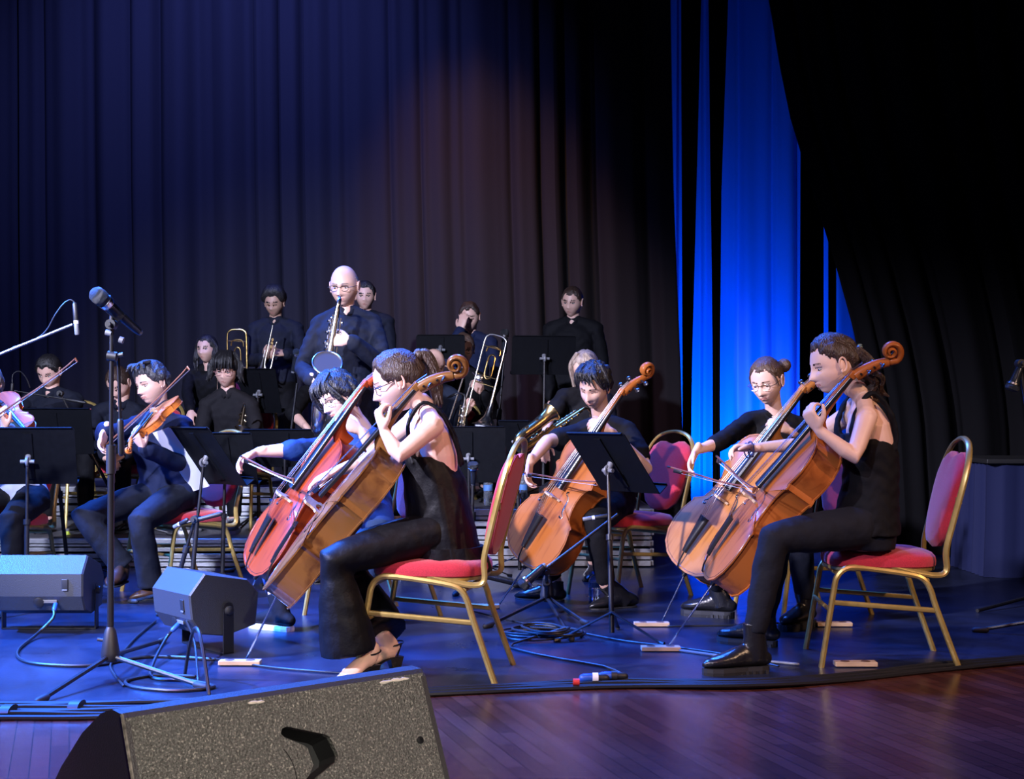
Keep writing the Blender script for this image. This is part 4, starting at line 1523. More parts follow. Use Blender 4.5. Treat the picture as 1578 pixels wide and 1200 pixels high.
mb = MB(); mb.tube([(p.x - 0.012, p.y, 0.03), (p.x + 0.012, p.y, 0.03)], 0.0135, 10); tag(mb.build('cable_tape', REDTAPE, origin=p), 'red tape band round the cable loom', 'tape')
for x, y in ((118, 1096), (12, 1103)):
    p = FL(x, y)
    mb = MB(); mb.tube([(p.x - 0.018, p.y, 0.02), (p.x + 0.018, p.y, 0.02)], [(0.05, 0.019)] * 2, 12, side=(0, 1, 0)); tag(mb.build('cable_tie', BLACKP, origin=p), 'black tie round the cable loom near the %s' % ('big wedge speaker' if x > 50 else 'left edge of the stage'), 'cable tie')

# ---------------------------------------------------------------- foreground wedge
W0 = V((-0.822, 2.865, 0.40)); W1 = V((-0.222, 3.375, 0.40))
we = (W1 - W0).normalized(); wn = V((we.y, -we.x, 0))      # towards the camera
WEDGE = mat('textured cabinet paint', (0.15, 0.15, 0.135), 0.42, 0, 130, 0.45, 1.0, 190, spec=0.8)
_nt = WEDGE.node_tree
_rp = [n for n in _nt.nodes if n.type == 'VALTORGB'][0]
_nz = _rp.inputs[0].links[0].from_node
_nz.inputs['Scale'].default_value = 210; _nz.inputs['Detail'].default_value = 2
_e = _rp.color_ramp.elements.new(0.74); _e.color = (0.50, 0.47, 0.40, 1)
_rp.color_ramp.elements[0].position = 0.40; _rp.color_ramp.elements[1].position = 0.60
WSIDE = mat('cabinet side', (0.035, 0.032, 0.034), 0.5, 0, 0, 0, 0.25, 250)
t = empty('stage_monitor', (-0.55, 3.1, 0)); tag(t, 'big black textured wedge speaker in the foreground, seen from behind', 'speaker')
prof = [(0.17, 0.0), (0.165, 0.02), (0.012, 0.385), (-0.004, 0.400), (-0.045, 0.402), (-0.10, 0.385), (-0.20, 0.325), (-0.32, 0.225), (-0.42, 0.12), (-0.47, 0.03), (-0.47, 0.0)]
def wp(u, a, z):
    return V((W0.x, W0.y, 0)) + we * u + wn * a + V((0, 0, z))
wl = (W1 - W0).length
# back panel with a handle hole cut by building it in pieces round the hole
pa, pb = V((0.158, 0.035)), V((0.012, 0.385))
def bp_(u, v, dep=0.0):
    """point on the sloping back panel: u along, v 0 bottom .. 1 top"""
    a = pa.lerp(pb, v)
    nrm = V((0.35, 0.146)).normalized()
    a = a - nrm * dep
    return wp(u, a.x, a.y)
mb = MB()
for u0, u1, mi in ((-0.0, 0.014, 0), (wl - 0.014, wl, 0)):
    mb.loft([[wp(u0, a, z) for a, z in prof], [wp(u1, a, z) for a, z in prof]])
mb.build('side_panel', WSIDE, t, smooth=False)
mb = MB()
shell = prof[2:]
inner = [(-0.02, 0.38), (-0.06, 0.375)]
mb.loft([[wp(0.012, a, z) for a, z in shell] + [wp(0.012, -0.10, 0.0)], [wp(wl - 0.012, a, z) for a, z in shell] + [wp(wl - 0.012, -0.10, 0.0)]])
mb.build('cabinet', WSIDE, t, smooth=False)
# handle opening outline in (u, v): a bent slot
hole = [(0.367, 0.765), (0.412, 0.699), (0.420, 0.680), (0.426, 0.577), (0.413, 0.528), (0.366, 0.435), (0.390, 0.424), (0.432, 0.504), (0.490, 0.572), (0.495, 0.609), (0.483, 0.721), (0.471, 0.742), (0.379, 0.826), (0.366, 0.819), (0.360, 0.791)]
hole = [(u * 1.0, v) for u, v in hole]
from mathutils.geometry import tessellate_polygon
def uv3(u, v): return V((u, v * 0.38, 0))
outer_ = [(0.006, -0.05), (wl - 0.006, -0.05), (wl - 0.006, 1.02), (0.006, 1.02)]
tri = tessellate_polygon([[uv3(*q) for q in outer_], [uv3(*q) for q in hole]])
allp = outer_ + hole
mb = MB()
mb.add([bp_(u, v) for u, v in allp], [tuple(x) for x in tri])
mb.add([bp_(u, v, 0.016) for u, v in allp], [tuple(x)[::-1] for x in tri])
for lst in (outer_, hole):
    n = len(lst)
    mb.add([bp_(u, v) for u, v in lst] + [bp_(u, v, 0.016) for u, v in lst], [(i, (i + 1) % n, (i + 1) % n + n, i + n) for i in range(n)])
mb.build('back_panel', WEDGE, t, smooth=False)
mb = MB()
n = len(hole)
mb.add([bp_(u, v, 0.014) for u, v in hole] + [bp_(u * 0.9 + 0.043, v * 0.9 + 0.062, 0.075) for u, v in hole], [(i, (i + 1) % n, (i + 1) % n + n, i + n) for i in range(n)] + [tuple(range(n, 2 * n))])
mb.build('handle_recess', BLACKP, t, smooth=False)
mb = MB()
arc = [bp_(0.29 + 0.087 * math.cos(a), 0.55 + 0.24 * math.sin(a), -0.0005) for a in [R(k) for k in range(-70, 42, 6)]]
mb.tube(arc, 0.0012, 5)
mb.build('seam', BLACKP, t)
for u, v in ((wl - 0.06, 0.60), (wl - 0.05, 0.05)):
    mb = MB(); nn = (bp_(0, 0, -1) - bp_(0, 0, 0)).normalized()
    mb.lathe([(0.009, 0), (0.009, 0.003), (0.004, 0.004), (0.003, 0.001)], 12, bp_(u, v, -0.001), nn); mb.build('screw', BLACKM, t)
mb = MB()
mb.tube([wp(0.0, 0.005, 0.398), wp(0.0, 0.158, 0.03)], 0.004, 6, cap='round')
mb.build('corner_edge', mat('worn edge', (0.25, 0.23, 0.2), 0.5, 0, 60, 0.8), t)
CHIP = mat('bare wood chips', (0.65, 0.58, 0.5), 0.7)
mb = MB()
rd = random.Random(3)
for k in range(16):
    u = 0.64 + 0.09 * rd.random() if k < 11 else rd.uniform(0.28, 0.33)
    c = wp(u, 0.013 + 0.002 * rd.random(), 0.3865 - 0.004 * rd.random())
    mb.ell(c, (0.008 + 0.008 * rd.random(), 0.003, 0.0035), Matrix.Rotation(math.atan2(we.y, we.x), 3, 'Z'), 8, 5)
mb.build('paint_chip', CHIP, t)


# ---------------------------------------------------------------- small blue-lit monitors on their brackets
def floor_monitor(label, M, w_=0.42, d_=0.30, h=0.24, tilt=0):
    """local: +x right, +y away (front baffle faces +y/up), z up; back towards -y. origin on the floor"""
    t = empty('stage_monitor'); t.matrix_world = M; tag(t, label, 'speaker', 'small monitors by the microphone stand')
    CB = mat('monitor cabinet', (0.035, 0.037, 0.042), 0.42, 0, 0, 0, 0.2, 300)
    Rt = Matrix.Rotation(R(tilt), 4, 'X')
    z0 = 0.10
    # side outline (y, z): back panel vertical then bevelled, sloping grille to the front
    prof = [(-0.13, 0.03), (-0.17, 0.10), (-0.17, 0.205), (-0.09, 0.285), (0.11, 0.225), (0.16, 0.16), (0.13, 0.02), (-0.02, 0.0)]
    prof = [(Rt @ V((0, y, z - 0.14))) for y, z in prof]
    prof = [(p.y, p.z + 0.14 + z0 - 0.02) for p in prof]
    mb = MB()
    def ring(x, k=1.0, s_=1.0):
        cy = sum(p[0] for p in prof) / len(prof); cz_ = sum(p[1] for p in prof) / len(prof)
        return [V((x, cy + (y - cy) * k, cz_ + (z - cz_) * k)) for y, z in prof]
    mb.loft([ring(-w_ / 2, 0.96), ring(-w_ / 2 + 0.008), ring(w_ / 2 - 0.008), ring(w_ / 2, 0.96)])
    mb.build('cabinet', CB, t, wo=(0, 0, 0), smooth=False)
    def lp(x, y, z):
        p = Rt @ V((0, y, z - 0.14)); return V((x, p.y, p.z + 0.14 + z0 - 0.02))
    mb = MB()
    for k in (1,):
        c = lp(w_ * 0.30, -0.171, 0.155)
        mb.box(c, (0.030, 0.008, 0.052), Rt.to_3x3(), 0.003)
    mb.build('handle_recess', BLACKP, t, wo=(0, 0, 0))
    mb = MB(); mb.box(lp(w_ * 0.30, -0.174, 0.130), (0.024, 0.006, 0.007), Rt.to_3x3(), 0.001); mb.build('switch_plate', GREY, t, wo=(0, 0, 0))
    mb = MB(); mb.box(lp(w_ * 0.12, -0.156, 0.075), (0.07, 0.012, 0.016), Rt.to_3x3(), 0.002); mb.build('input_plate', GREY, t, wo=(0, 0, 0))
    mb = MB(); mb.lathe([(0.020, 0), (0.026, 0.003), (0.020, 0.006)], 16, lp(-0.0, -0.158, 0.07), (0, -1, -0.3)); mb.build('port', BLACKP, t, wo=(0, 0, 0))
    mb = MB()
    for sx in (-1, 1):
        x = sx * (w_ / 2 + 0.012)
        mb.box((x, 0, 0.10), (0.006, 0.05, 0.19), bev=0.002)
        mb.tube([V((x - sx * .0, 0, 0.20)), V((x + sx * 0.002, 0, 0.20))], 0.025, 14)
    mb.box((0, 0, 0.008), (w_ + 0.03, 0.05, 0.006))
    mb.build('bracket', BLACKM, t, wo=(0, 0, 0), smooth=False)
    for sx in (-1, 1):
        mb = MB(); mb.lathe([(0.018, 0), (0.020, 0.004), (0.018, 0.018), (0.01, 0.022)], 14, (sx * (w_ / 2 + 0.012), 0, 0.19), (sx, 0, 0)); mb.build('bracket_knob', BLACKP, t, wo=(0, 0, 0))
    return t, lp


def TR(loc, rz=0):
    return Matrix.Translation(V(loc)) @ Matrix.Rotation(R(rz), 4, 'Z')


m1c = FL(72, 972)
mon1, lp1 = floor_monitor('small blue-lit stage monitor at far left on a low bracket', TR((m1c.x, m1c.y + 0.05, 0), 0))
m2c = FL(303, 1012)
mon2, lp2 = floor_monitor('small stage monitor beside the front microphone stand, turned with its corner forward', TR((m2c.x - 0.0, m2c.y + 0.20, 0), -50), 0.36, 0.3, 0.24, 6)
M1 = mon1.matrix_world; M2 = mon2.matrix_world
def plug_cable(lbl, M, lp, x, floor_pts):
    a = M @ lp(x, -0.160, 0.062); dd = (M.to_3x3() @ V((0.1, -1, -0.75))).normalized()
    mb = MB(); mb.tube([a, a + dd * 0.035], 0.011, 10, cap='round'); o = mb.build('cable_plug', BLUETAPE, origin=a); tag(o, 'blue plug in the back of ' + lbl, 'plug')
    b = a + dd * 0.04
    cable('black cable curling from ' + lbl, [tuple(b), tuple(b + dd * 0.04 + V((0, 0, -0.01)))] + floor_pts, 0.0068)
fg = lambda x, y, z=0.010: tuple(FL(x, y)[:2]) + (z,)
plug_cable('the far left monitor', M1, lp1, 0.08, [fg(55, 985, 0.02), fg(28, 1005), fg(35, 1021), fg(80, 1028), fg(150, 1028), fg(230, 1015), fg(330, 1020, 0.012)])
plug_cable('the cornered monitor', M2, lp2, 0.03, [fg(236, 1030, .02), fg(236, 1048), fg(290, 1052), fg(330, 1062), fg(270, 1068), fg(205, 1062), fg(196, 1052), fg(240, 1044), fg(300, 1046)])
def arc3(a, b, h, n=5):
    a, b = V(a), V(b)
    return [tuple(a.lerp(b, i / n) + V((0, 0, h * math.sin(PI * i / n)))) for i in range(n + 1)]
cable('stiff cable loop standing up over the cornered monitor base', arc3(fg(285, 1042), fg(322, 1074), 0.21, 6), 0.007)
cable('thin cable leaning from the cornered monitor to the stand foot', [tuple(M2 @ lp2(0.12, -0.165, 0.09)), fg(300, 1020, 0.08), fg(305, 1052)], 0.005)
cable('dark cable trailing behind the microphone stand hub', [fg(240, 960), fg(210, 985), fg(188, 1010), fg(170, 1030), fg(190, 1060)], 0.005)
cable('thin cable crossing the floor below the near cellist', [fg(330, 1018), fg(420, 1032), fg(520, 1040), fg(620, 1046)], 0.004)
# coil in front of the young cellist
pts = []
c0 = FL(838, 983)
for i in range(75):
    a = i * 0.42
    r_ = 0.17 + 0.03 * math.sin(i * 0.9) - 0.0006 * i
    pts.append((c0.x + r_ * math.cos(a) + 0.02 * math.sin(i * .3), c0.y + r_ * 0.95 * math.sin(a), 0.008 + 0.0006 * i))
pts += [fg(790, 995), fg(800, 1005), fg(860, 1018), fg(930, 1030), fg(958, 1042)]
cable('coiled black cable on the floor at the foot of the low centre stand', pts, 0.0055, n=2)
cable('thin black cable snaking past the centre music stand', [fg(720, 942), fg(800, 962), fg(880, 975), fg(960, 990), fg(1040, 1000), fg(1120, 1012), fg(1200, 1030)], 0.0045)
cable('black cable running to the far endpin board', [fg(1030, 968), fg(1080, 967), fg(1140, 966), fg(1200, 963)], 0.0045)
cable('flat grey strap trailing from the near endpin board', [fg(1030, 1003), fg(1080, 1010), fg(1110, 1014), fg(1160, 1020), fg(1230, 1027)], 0.006, GREY)
cable('black cable behind the low centre stand', [fg(735, 880), fg(770, 890), fg(820, 905), fg(860, 935)], 0.006)
CH0 = make_chair()
_used = [False]


def chair(label, x, y, deg, z=0):
    """deg: direction the sitter faces, 0 = image left(-x), 90 = towards the camera"""
    o = CH0 if not _used[0] else copy_tree(CH0)
    _used[0] = True
    o.location = (x, y, z)
    o.rotation_euler = (0, 0, R(180 + deg))
    return tag(o, label, 'chair', 'red and gold banquet chairs')


def seat_back(px, py, d):
    p = P(px, py, d); return p.x, p.y


chair('red banquet chair with gold frame under the near cellist in the halter top', -0.31, 5.42, -9)
chair('red banquet chair at far right with its red back standing free behind the sleeveless cellist', 1.535, 5.73, -4)
chair('red banquet chair of the young cellist, its rounded back free at centre right', 0.66, 7.75, 35)
chair('red banquet chair mostly hidden under the bespectacled cellist in black beside the blue curtain', 1.50, 7.08, 24)
chair('red banquet chair under the violinist with crossed legs', -1.93, 7.98, 50)
chair('red banquet chair under the cellist in the blue sweatshirt', -0.72, 6.95, 36)
chair('red banquet chair at the left edge of the picture under the orange viola player', -2.86, 7.66, 86)
chair('red banquet chair on the riser under the man bent over a reed instrument', -2.76, 9.95, 66, 0.2)
chair('red banquet chair on the riser beside the long-haired boy with glasses', -2.02, 9.95, 80, 0.2)

# ---------------------------------------------------------------- people
# 1 near cellist, halter top
D = 5.42
pel = P(674, 808, D)
J = dict(pel=pel, neck=P(654, 632, D), head=P(613, 588, D - 0.02), mid=P(672, 735, D),
         lsh=P(668, 656, D - 0.17), lel=P(615, 702, D - 0.26), lwr=P(592, 664, D - 0.20),
         rsh=P(634, 652, D + 0.17), rel=P(560, 712, D + 0.34), rwr=P(512, 728, D + 0.30),
         lhip=P(668, 820, D - 0.09), lkn=P(514, 862, D - 0.22), lan=P(537, 1000, D - 0.16), ltoe=V((-0.86, D - 0.22, 0.0)),
         rhip=P(668, 820, D + 0.09), rkn=P(520, 850, D + 0.26), ran=P(588, 978, D + 0.04), rtoe=V((-0.70, D + 0.10, 0.0)))
near, Jn, Hn = person('person in black halter top and wide trousers playing the nearest cello, back to the audience', (-0.32, D, 0), J, yaw=86, head=(84, 20, 0), fem=1,
       custom_top=True, trousers=BLKS, skin=3, hair_m=H_BRN, sub=5, vs=0.005, shoes=None, flare=0.112, scale=0.97,
       hands={'l': dict(d=(-0.30, -0.02, 0.95), n=(0.85, 0.45, 0.25), c=(52, 55, 35), sp=5), 'r': dict(d=(-0.88, 0.1, -0.42), n=(-0.35, 0.2, -0.9), c=(18, 30, 25))},
       hair=[('shell', dict(thick=0.016, front=0.062, side_z=-0.015, back_z=-0.06, sub=5, rough=0.003, seed=2)),
             ('ell', dict(c=(0, -0.115, 0.070), r=(0.026, 0.022, 0.028))),
             ('lock', dict(pts=[(0, -0.11, 0.075), (0, -0.136, 0.066), (0, -0.150, 0.00), (0, -0.132, -0.07), (0, -0.120, -0.13)], r0=0.014, r1=0.013, k=12, spread=0.018, seed=4)),
             ('lock', dict(pts=[(0.066, 0.035, 0.045), (0.077, 0.02, 0.012), (0.079, 0.022, -0.03)], r0=0.006, r1=0.003, k=2, spread=0.004, seed=5))],
       glass=BLACKP)
# halter top: hugs the front and falls loose at the back
wb = near.location.copy()
lf1 = V((0, -1, 0)); fw1 = V((-1, 0, 0))
mb = MB()
rings = []
for (px, py, a, bb) in ((690, 872, .170, .155), (684, 850, .172, .150), (680, 810, .166, .138), (674, 770, .156, .128), (668, 735, .150, .124), (660, 712, .148, .112), (655, 702, .142, .100)):
    c = P(px, py, D)
    rings.append([c + lf1 * a * math.cos(q) + fw1 * (bb * math.sin(q) * (1 + 0.03 * math.sin(5 * q + py * .04))) + lf1 * 0.006 * math.sin(9 * q + py * .02) for q in [2 * PI * j / 48 for j in range(48)]])
mb.loft(rings[::-1])
for sg in (-1, 1):
    # side panels narrowing up to the straps over the shoulders
    mb.tube([P(640, 715, D) + lf1 * sg * 0.085, P(634, 685, D) + lf1 * sg * 0.075, P(632, 650, D) + lf1 * sg * 0.080, P(655, 620, D) + lf1 * sg * 0.088, P(682, 638, D) + lf1 * sg * 0.088, P(703, 680, D) + lf1 * sg * 0.085, P(711, 715, D) + lf1 * sg * 0.078],
            [(0.055, 0.012), (0.035, 0.010), (0.012, 0.009), (0.009, 0.010), (0.008, 0.009), (0.010, 0.008), (0.018, 0.010)], 10, side=lf1, n=4, cap='round')
mb.tube([P(636, 700, D) - lf1 * 0.11, P(626, 692, D), P(636, 700, D) + lf1 * 0.11], [(0.03, 0.012)] * 3, 10, side=V((0, 0, 1)), n=4, cap='round')
sm = vox(mb, 0.006, 2); wrinkle(sm, 0.0016, 14, 1.0)
top1 = link('halter_top', rebase(sm, wb), BLKS, near)
mb = MB()
rings = []
for (px, py, a, bb) in ((694, 878, .176, .160), (690, 862, .178, .158), (684, 840, .176, .150)):
    c = P(px, py, D + 0.0) + V((0.008, 0, 0))
    rings.append([c + lf1 * a * math.cos(q) + fw1 * bb * math.sin(q) + lf1 * 0.008 * math.sin(8 * q) for q in [2 * PI * j / 40 for j in range(40)]])
mb.loft(rings[::-1]); mb.build('lower_hem', BLKS, top1, wo=wb)


def heel_sandal(body, an, toe, wo):
    an, toe = V(an), V(toe)
    f = V((toe.x - an.x, toe.y - an.y, 0)).normalized(); sd = V((-f.y, f.x, 0)); up = V((0, 0, 1))
    heel = toe - f * 0.215
    mb = MB()   # foot, bare
    mb.tube([an, heel + up * 0.085 + f * 0.02, heel + up * 0.075 + f * 0.06, toe - f * 0.09 + up * 0.045, toe - f * 0.03 + up * 0.022], [(0.032, 0.035), (0.028, 0.034), (0.03, 0.03), (0.040, 0.020), (0.034, 0.013)], 14, side=sd, n=3, cap='round')
    for k in range(5):
        r_ = 0.0115 if k == 0 else 0.0075
        b_ = toe - f * (0.045 + 0.006 * k) + sd * (-0.028 + 0.0145 * k) + up * 0.018
        mb.tube([b_, b_ + f * 0.03, b_ + f * (0.050 - 0.004 * k) - up * 0.004], [r_, r_, r_ * 0.85], 8, cap='round')
    me = vox(mb, 0.004, 2)
    ft = link('foot', rebase(me, wo), skin_mat(3), body)
    mb = MB()
    mb.tube([heel + up * 0.052, heel + up * 0.045 + f * 0.06, toe - f * 0.08 + up * 0.012, toe + up * 0.006], [(0.026, 0.005), (0.026, 0.005), (0.041, 0.006), (0.030, 0.005)], 12, side=sd, n=4, cap='round')
    sh = mb.build('sandal', LEATHER, body, wo=wo)
    mb = MB()
    mb.loft([[heel + V((0, 0, 0.001)) + f * a * .8 + sd * b * .8 for a, b in ((-.012, -.018), (.03, -.018), (.03, .018), (-.012, .018))], [heel + up * 0.055 + f * a + sd * b for a, b in ((-.02, -.024), (.04, -.024), (.04, .024), (-.02, .024))]])
    mb.build('heel', LEATHER, sh, wo=wo, smooth=False)
    mb = MB()
    c = heel + up * 0.105 + f * 0.012
    mb.torus(c, 0.038, 0.0035, (up + f * 0.25), 20, 6, (1, 0.85))
    c2 = toe - f * 0.055 + up * 0.030
    mb.tube([c2 - sd * 0.044 - up * 0.015, c2 - sd * 0.03 + up * 0.008, c2 + up * 0.014, c2 + sd * 0.03 + up * 0.008, c2 + sd * 0.044 - up * 0.015], [(0.008, 0.002)] * 5, 8, side=f, n=3)
    mb.tube([heel + up * 0.05, c - f * 0.034], 0.004, 6)
    mb.build('strap', LEATHER, sh, wo=wo)
    mb = MB(); mb.box(c + sd * -0.038 + f * 0.012, (0.014, 0.006, 0.014), bev=0.002); mb.build('buckle', SILVER, sh, wo=wo)


heel_sandal(near, P(573, 1000, D - 0.12), V((-0.665, 5.13, 0.0)), wb)
heel_sandal(near, Jn['ran'], V((-0.645, D - 0.04, 0.0)), wb)

# 2 cellist in blue behind
D = 6.95
J = dict(pel=V((-0.78, D, 0.57)), neck=P(560, 672, D), head=P(521, 612, D - 0.12),
         lsh=P(600, 690, D - 0.02), lel=P(588, 712, D - 0.30), lwr=P(556, 664, D - 0.33),
         rsh=P(518, 690, D + 0.02), rel=P(455, 693, D - 0.28), rwr=P(398, 696, D - 0.38),
         lkn=P(586, 812, D - 0.46), lan=P(560, 930, D - 0.42), ltoe=V((-0.74, D - 0.70, 0)),
         rkn=P(414, 812, D - 0.22), ran=P(425, 915, D - 0.45), rtoe=FL(388, 966))
person('person with black hair and glasses in a blue sweatshirt playing the reddish cello', (-0.78, D, 0), J, yaw=32, head=(42, 22, 14), shirt=BLUESH, sleeve='roll', trousers=JEANS, skin=3, hair_m=H_BLK, sub=5,
       hands={'l': dict(d=(-0.75, -0.35, 0.45), n=(-0.35, 0.8, -0.5), c=(35, 45, 30), sp=8), 'r': dict(d=(-0.75, -0.2, -0.35), n=(0.1, -0.3, -0.95), c=(35, 35, 20))},
       shoes=('sneaker', BLK, WHITEP), coll=False, glass=BLACKP,
       hair=[('shell', dict(thick=0.026, front=0.045, side_z=-0.03, back_z=-0.09, sub=5, rough=0.007, seed=4, fringe=0.035, crown=0.004))] +
            [('lock', dict(pts=[(sx * 0.03, 0.03, 0.125), (sx * 0.06, 0.085, 0.085), (sx * 0.078, 0.07, 0.02), (sx * 0.086, 0.045, -0.045)], r0=0.012, r1=0.007, k=6, spread=0.014, seed=8 + sx)) for sx in (-1, 1)] +
            [('lock', dict(pts=[(x, 0.03, 0.130), (x * 1.2, 0.10, 0.090), (x * 1.3, 0.112, 0.040)], r0=0.011, r1=0.006, k=2, spread=0.008, seed=int(30 + x * 900))) for x in (-0.045, -0.02, 0.005, 0.03)])

# 3 young cellist in the middle
D = 7.62
J = dict(pel=V((0.52, D + 0.05, 0.57)), neck=P(928, 655, D), head=P(916, 596, D - 0.10),
         lsh=P(966, 665, D - 0.02), lel=P(996, 722, D - 0.18), lwr=P(940, 664, D - 0.36),
         rsh=P(888, 672, D), rel=P(843, 680, D - 0.20), rwr=P(817, 712, D - 0.38),
         lkn=P(918, 802, D - 0.50), lan=P(934, 900, D - 0.42), ltoe=FL(912, 940),
         rkn=P(806, 806, D - 0.12), ran=P(856, 895, D - 0.10), rtoe=FL(797, 923))
person('person with tousled dark hair in a black t-shirt playing the middle cello', (0.52, D, 0), J, yaw=30, head=(30, 24, -4), shirt=BLK, sleeve='short', trousers=BLK, skin=1, hair_m=H_BLK, sub=5, eyes='shut',
       hands={'l': dict(d=(-0.80, -0.35, 0.40), n=(-0.30, 0.75, -0.55), c=(40, 50, 35), sp=8), 'r': dict(d=(-0.15, -0.15, -0.95), n=(0.75, -0.4, -0.3), c=(25, 35, 20))},
       shoes=('dress', LEATHER, RUBBER), coll=False,
       hair=[('shell', dict(thick=0.026, front=0.058, side_z=-0.01, back_z=-0.07, sub=5, rough=0.009, seed=9, crown=0.008))] +
            [('lock', dict(pts=[(x * 0.6 + 0.02, 0.02, 0.135), (x, 0.095, 0.115), (x * 1.3 - 0.022, 0.108, 0.060 + 0.25 * x)], r0=0.012, r1=0.005, k=3, spread=0.014, seed=int(50 + x * 900))) for x in (-0.055, -0.035, -0.015, 0.005, 0.025, 0.045)] +
            [('lock', dict(pts=[(sx * 0.05, 0.0, 0.125), (sx * 0.088, 0.02, 0.07), (sx * 0.090, 0.01, 0.005)], r0=0.014, r1=0.007, k=5, spread=0.016, seed=70 + sx)) for sx in (-1, 1)])

# 4 cellist in black with bun and glasses
D = 7.0
J = dict(pel=V((1.37, D + 0.02, 0.57)), neck=P(1194, 645, D), head=P(1182, 587, D - 0.08),
         lsh=P(1238, 662, D + 0.02), lel=P(1276, 720, D - 0.10), lwr=P(1217, 664, D - 0.30),
         rsh=P(1152, 652, D), rel=P(1108, 682, D - 0.22), rwr=P(1073, 694, D - 0.38),
         lkn=P(1232, 822, D - 0.48), lan=P(1240, 925, D - 0.42), ltoe=FL(1206, 974),
         rkn=P(1092, 822, D - 0.38), ran=P(1105, 905, D - 0.10), rtoe=FL(1052, 948))
person('person with hair in a bun and round glasses, black shirt, playing the paler cello', (1.37, D, 0), J, yaw=30, head=(34, 20, 3), fem=1, shirt=BLK, sleeve='roll', trousers=SLATE, skin=3, hair_m=H_LBR, sub=5,
       hands={'l': dict(d=(-0.80, -0.35, 0.40), n=(-0.30, 0.75, -0.55), c=(35, 45, 30), sp=8), 'r': dict(d=(-0.42, -0.2, -0.85), n=(0.75, -0.4, -0.4), c=(25, 32, 20), sp=9)},
       shoes=('ankle', LEATHER, RUBBER), glass=mat('thin frame', (0.25, 0.2, 0.16), 0.3, 0.9),
       hair=[('shell', dict(thick=0.010, front=0.066, side_z=0.0, back_z=-0.05, sub=5, rough=0.0025, seed=12, temple=0.03)),
             ('ell', dict(c=(-0.060, -0.105, 0.045), r=(0.036, 0.034, 0.036))),
             ('lock', dict(pts=[(-0.05, 0.055, 0.070), (-0.074, 0.05, 0.03), (-0.078, 0.035, -0.02)], r0=0.005, r1=0.003, k=2, spread=0.004, seed=5)),
             ('lock', dict(pts=[(0.05, 0.055, 0.070), (0.074, 0.04, 0.03), (0.078, 0.025, -0.02)], r0=0.005, r1=0.003, k=2, spread=0.004, seed=6))])

# 5 right cellist, sleeveless
D = 5.62
J = dict(pel=P(1334, 798, D), neck=P(1330, 616, D), head=P(1284, 562, D - 0.02), mid=P(1345, 720, D),
         lsh=P(1336, 642, D - 0.17), lel=P(1316, 704, D - 0.24), lwr=P(1262, 662, D - 0.22),
         rsh=P(1304, 642, D + 0.17), rel=P(1238, 685, D + 0.38), rwr=P(1160, 690, D + 0.30),
         lhip=P(1325, 812, D - 0.09), lkn=P(1192, 828, D - 0.20), lan=P(1163, 978, D - 0.20), ltoe=FL(1086, 1041),
         rhip=P(1325, 812, D + 0.09), rkn=P(1200, 826, D + 0.30), ran=P(1180, 950, D + 0.42), rtoe=FL(1108, 990))
right, Jr, Hr = person('person in black sleeveless top and dark jeans playing the cello at right, in profile', (1.45, D, 0), J, yaw=84, head=(80, 14, 0), fem=1,
       custom_top=True, trousers=cloth('charcoal jeans', (0.014, 0.016, 0.026)), skin=3, hair_m=H_BRN, sub=5, vs=0.005, scale=0.98,
       hands={'l': dict(d=(-0.55, -0.05, 0.83), n=(0.62, 0.55, 0.45), c=(48, 52, 32), sp=7), 'r': dict(d=(-0.95, -0.1, 0.02), n=(0.0, -0.35, -0.93), c=(38, 40, 25), sp=5)},
       shoes=('boot', LEATHER, RUBBER),
       hair=[('shell', dict(thick=0.017, front=0.064, side_z=0.002, back_z=-0.06, sub=5, rough=0.004, seed=22, temple=0.03))] +
            [('lock', dict(pts=[(x, -0.085, 0.03), (x * 1.2, -0.125, -0.02), (x, -0.11 - 0.02 * (k % 2), -0.07), (x * 1.1, -0.14, -0.11), (x * 0.8, -0.125, -0.15), (x, -0.150, -0.185)], r0=0.016, r1=0.012, k=2, spread=0.020, seed=100 + k)) for k, x in enumerate((-0.06, -0.045, -0.03, -0.01, 0.01, 0.03, 0.045, 0.06, -0.055, 0.055))])
wb = right.location.copy()
mb = MB(); rings = []
fw5 = V((-math.sin(R(84)), -math.cos(R(84)), 0)); lf5 = V((-fw5.y, fw5.x, 0))
for (px, py, a, bb) in ((1334, 822, .172, .134), (1336, 790, .160, .126), (1340, 755, .142, .114), (1342, 725, .140, .110), (1340, 700, .144, .112), (1336, 682, .142, .108), (1332, 668, .118, .094)):
    c = P(px, py, D)
    rings.append([c + lf5 * a * math.cos(q) + fw5 * bb * math.sin(q) for q in [2 * PI * j / 40 for j in range(40)]])
mb.loft(rings[::-1])
for sg in (-1, 1):
    mb.tube([P(1314, 690, D) + lf5 * sg * 0.085, P(1303, 668, D) + lf5 * sg * 0.090, P(1306, 638, D) + lf5 * sg * 0.096, P(1328, 606, D) + lf5 * sg * 0.102, P(1352, 626, D) + lf5 * sg * 0.100, P(1366, 660, D) + lf5 * sg * 0.090, P(1366, 690, D) + lf5 * sg * 0.080],
            [(0.05, 0.012), (0.035, 0.012), (0.022, 0.010), (0.019, 0.010), (0.019, 0.010), (0.024, 0.010), (0.04, 0.012)], 10, side=lf5, n=4, cap='round')
sm = vox(mb, 0.006, 2); wrinkle(sm, 0.0025, 24, 3.0)
link('tank_top', rebase(sm, wb), BLK, right)
mb = MB()
mb.torus(P(1151, 694, D + 0.30), 0.032, 0.0030, (1, 0.3, 0.1), 20, 6, (1, 0.85)); mb.torus(P(1157, 692, D + 0.30), 0.033, 0.0040, (1, 0.3, 0.05), 20, 6, (1, 0.85))
mb.build('bracelet', mat('bracelet cord', (0.03, 0.03, 0.09), 0.6), right)
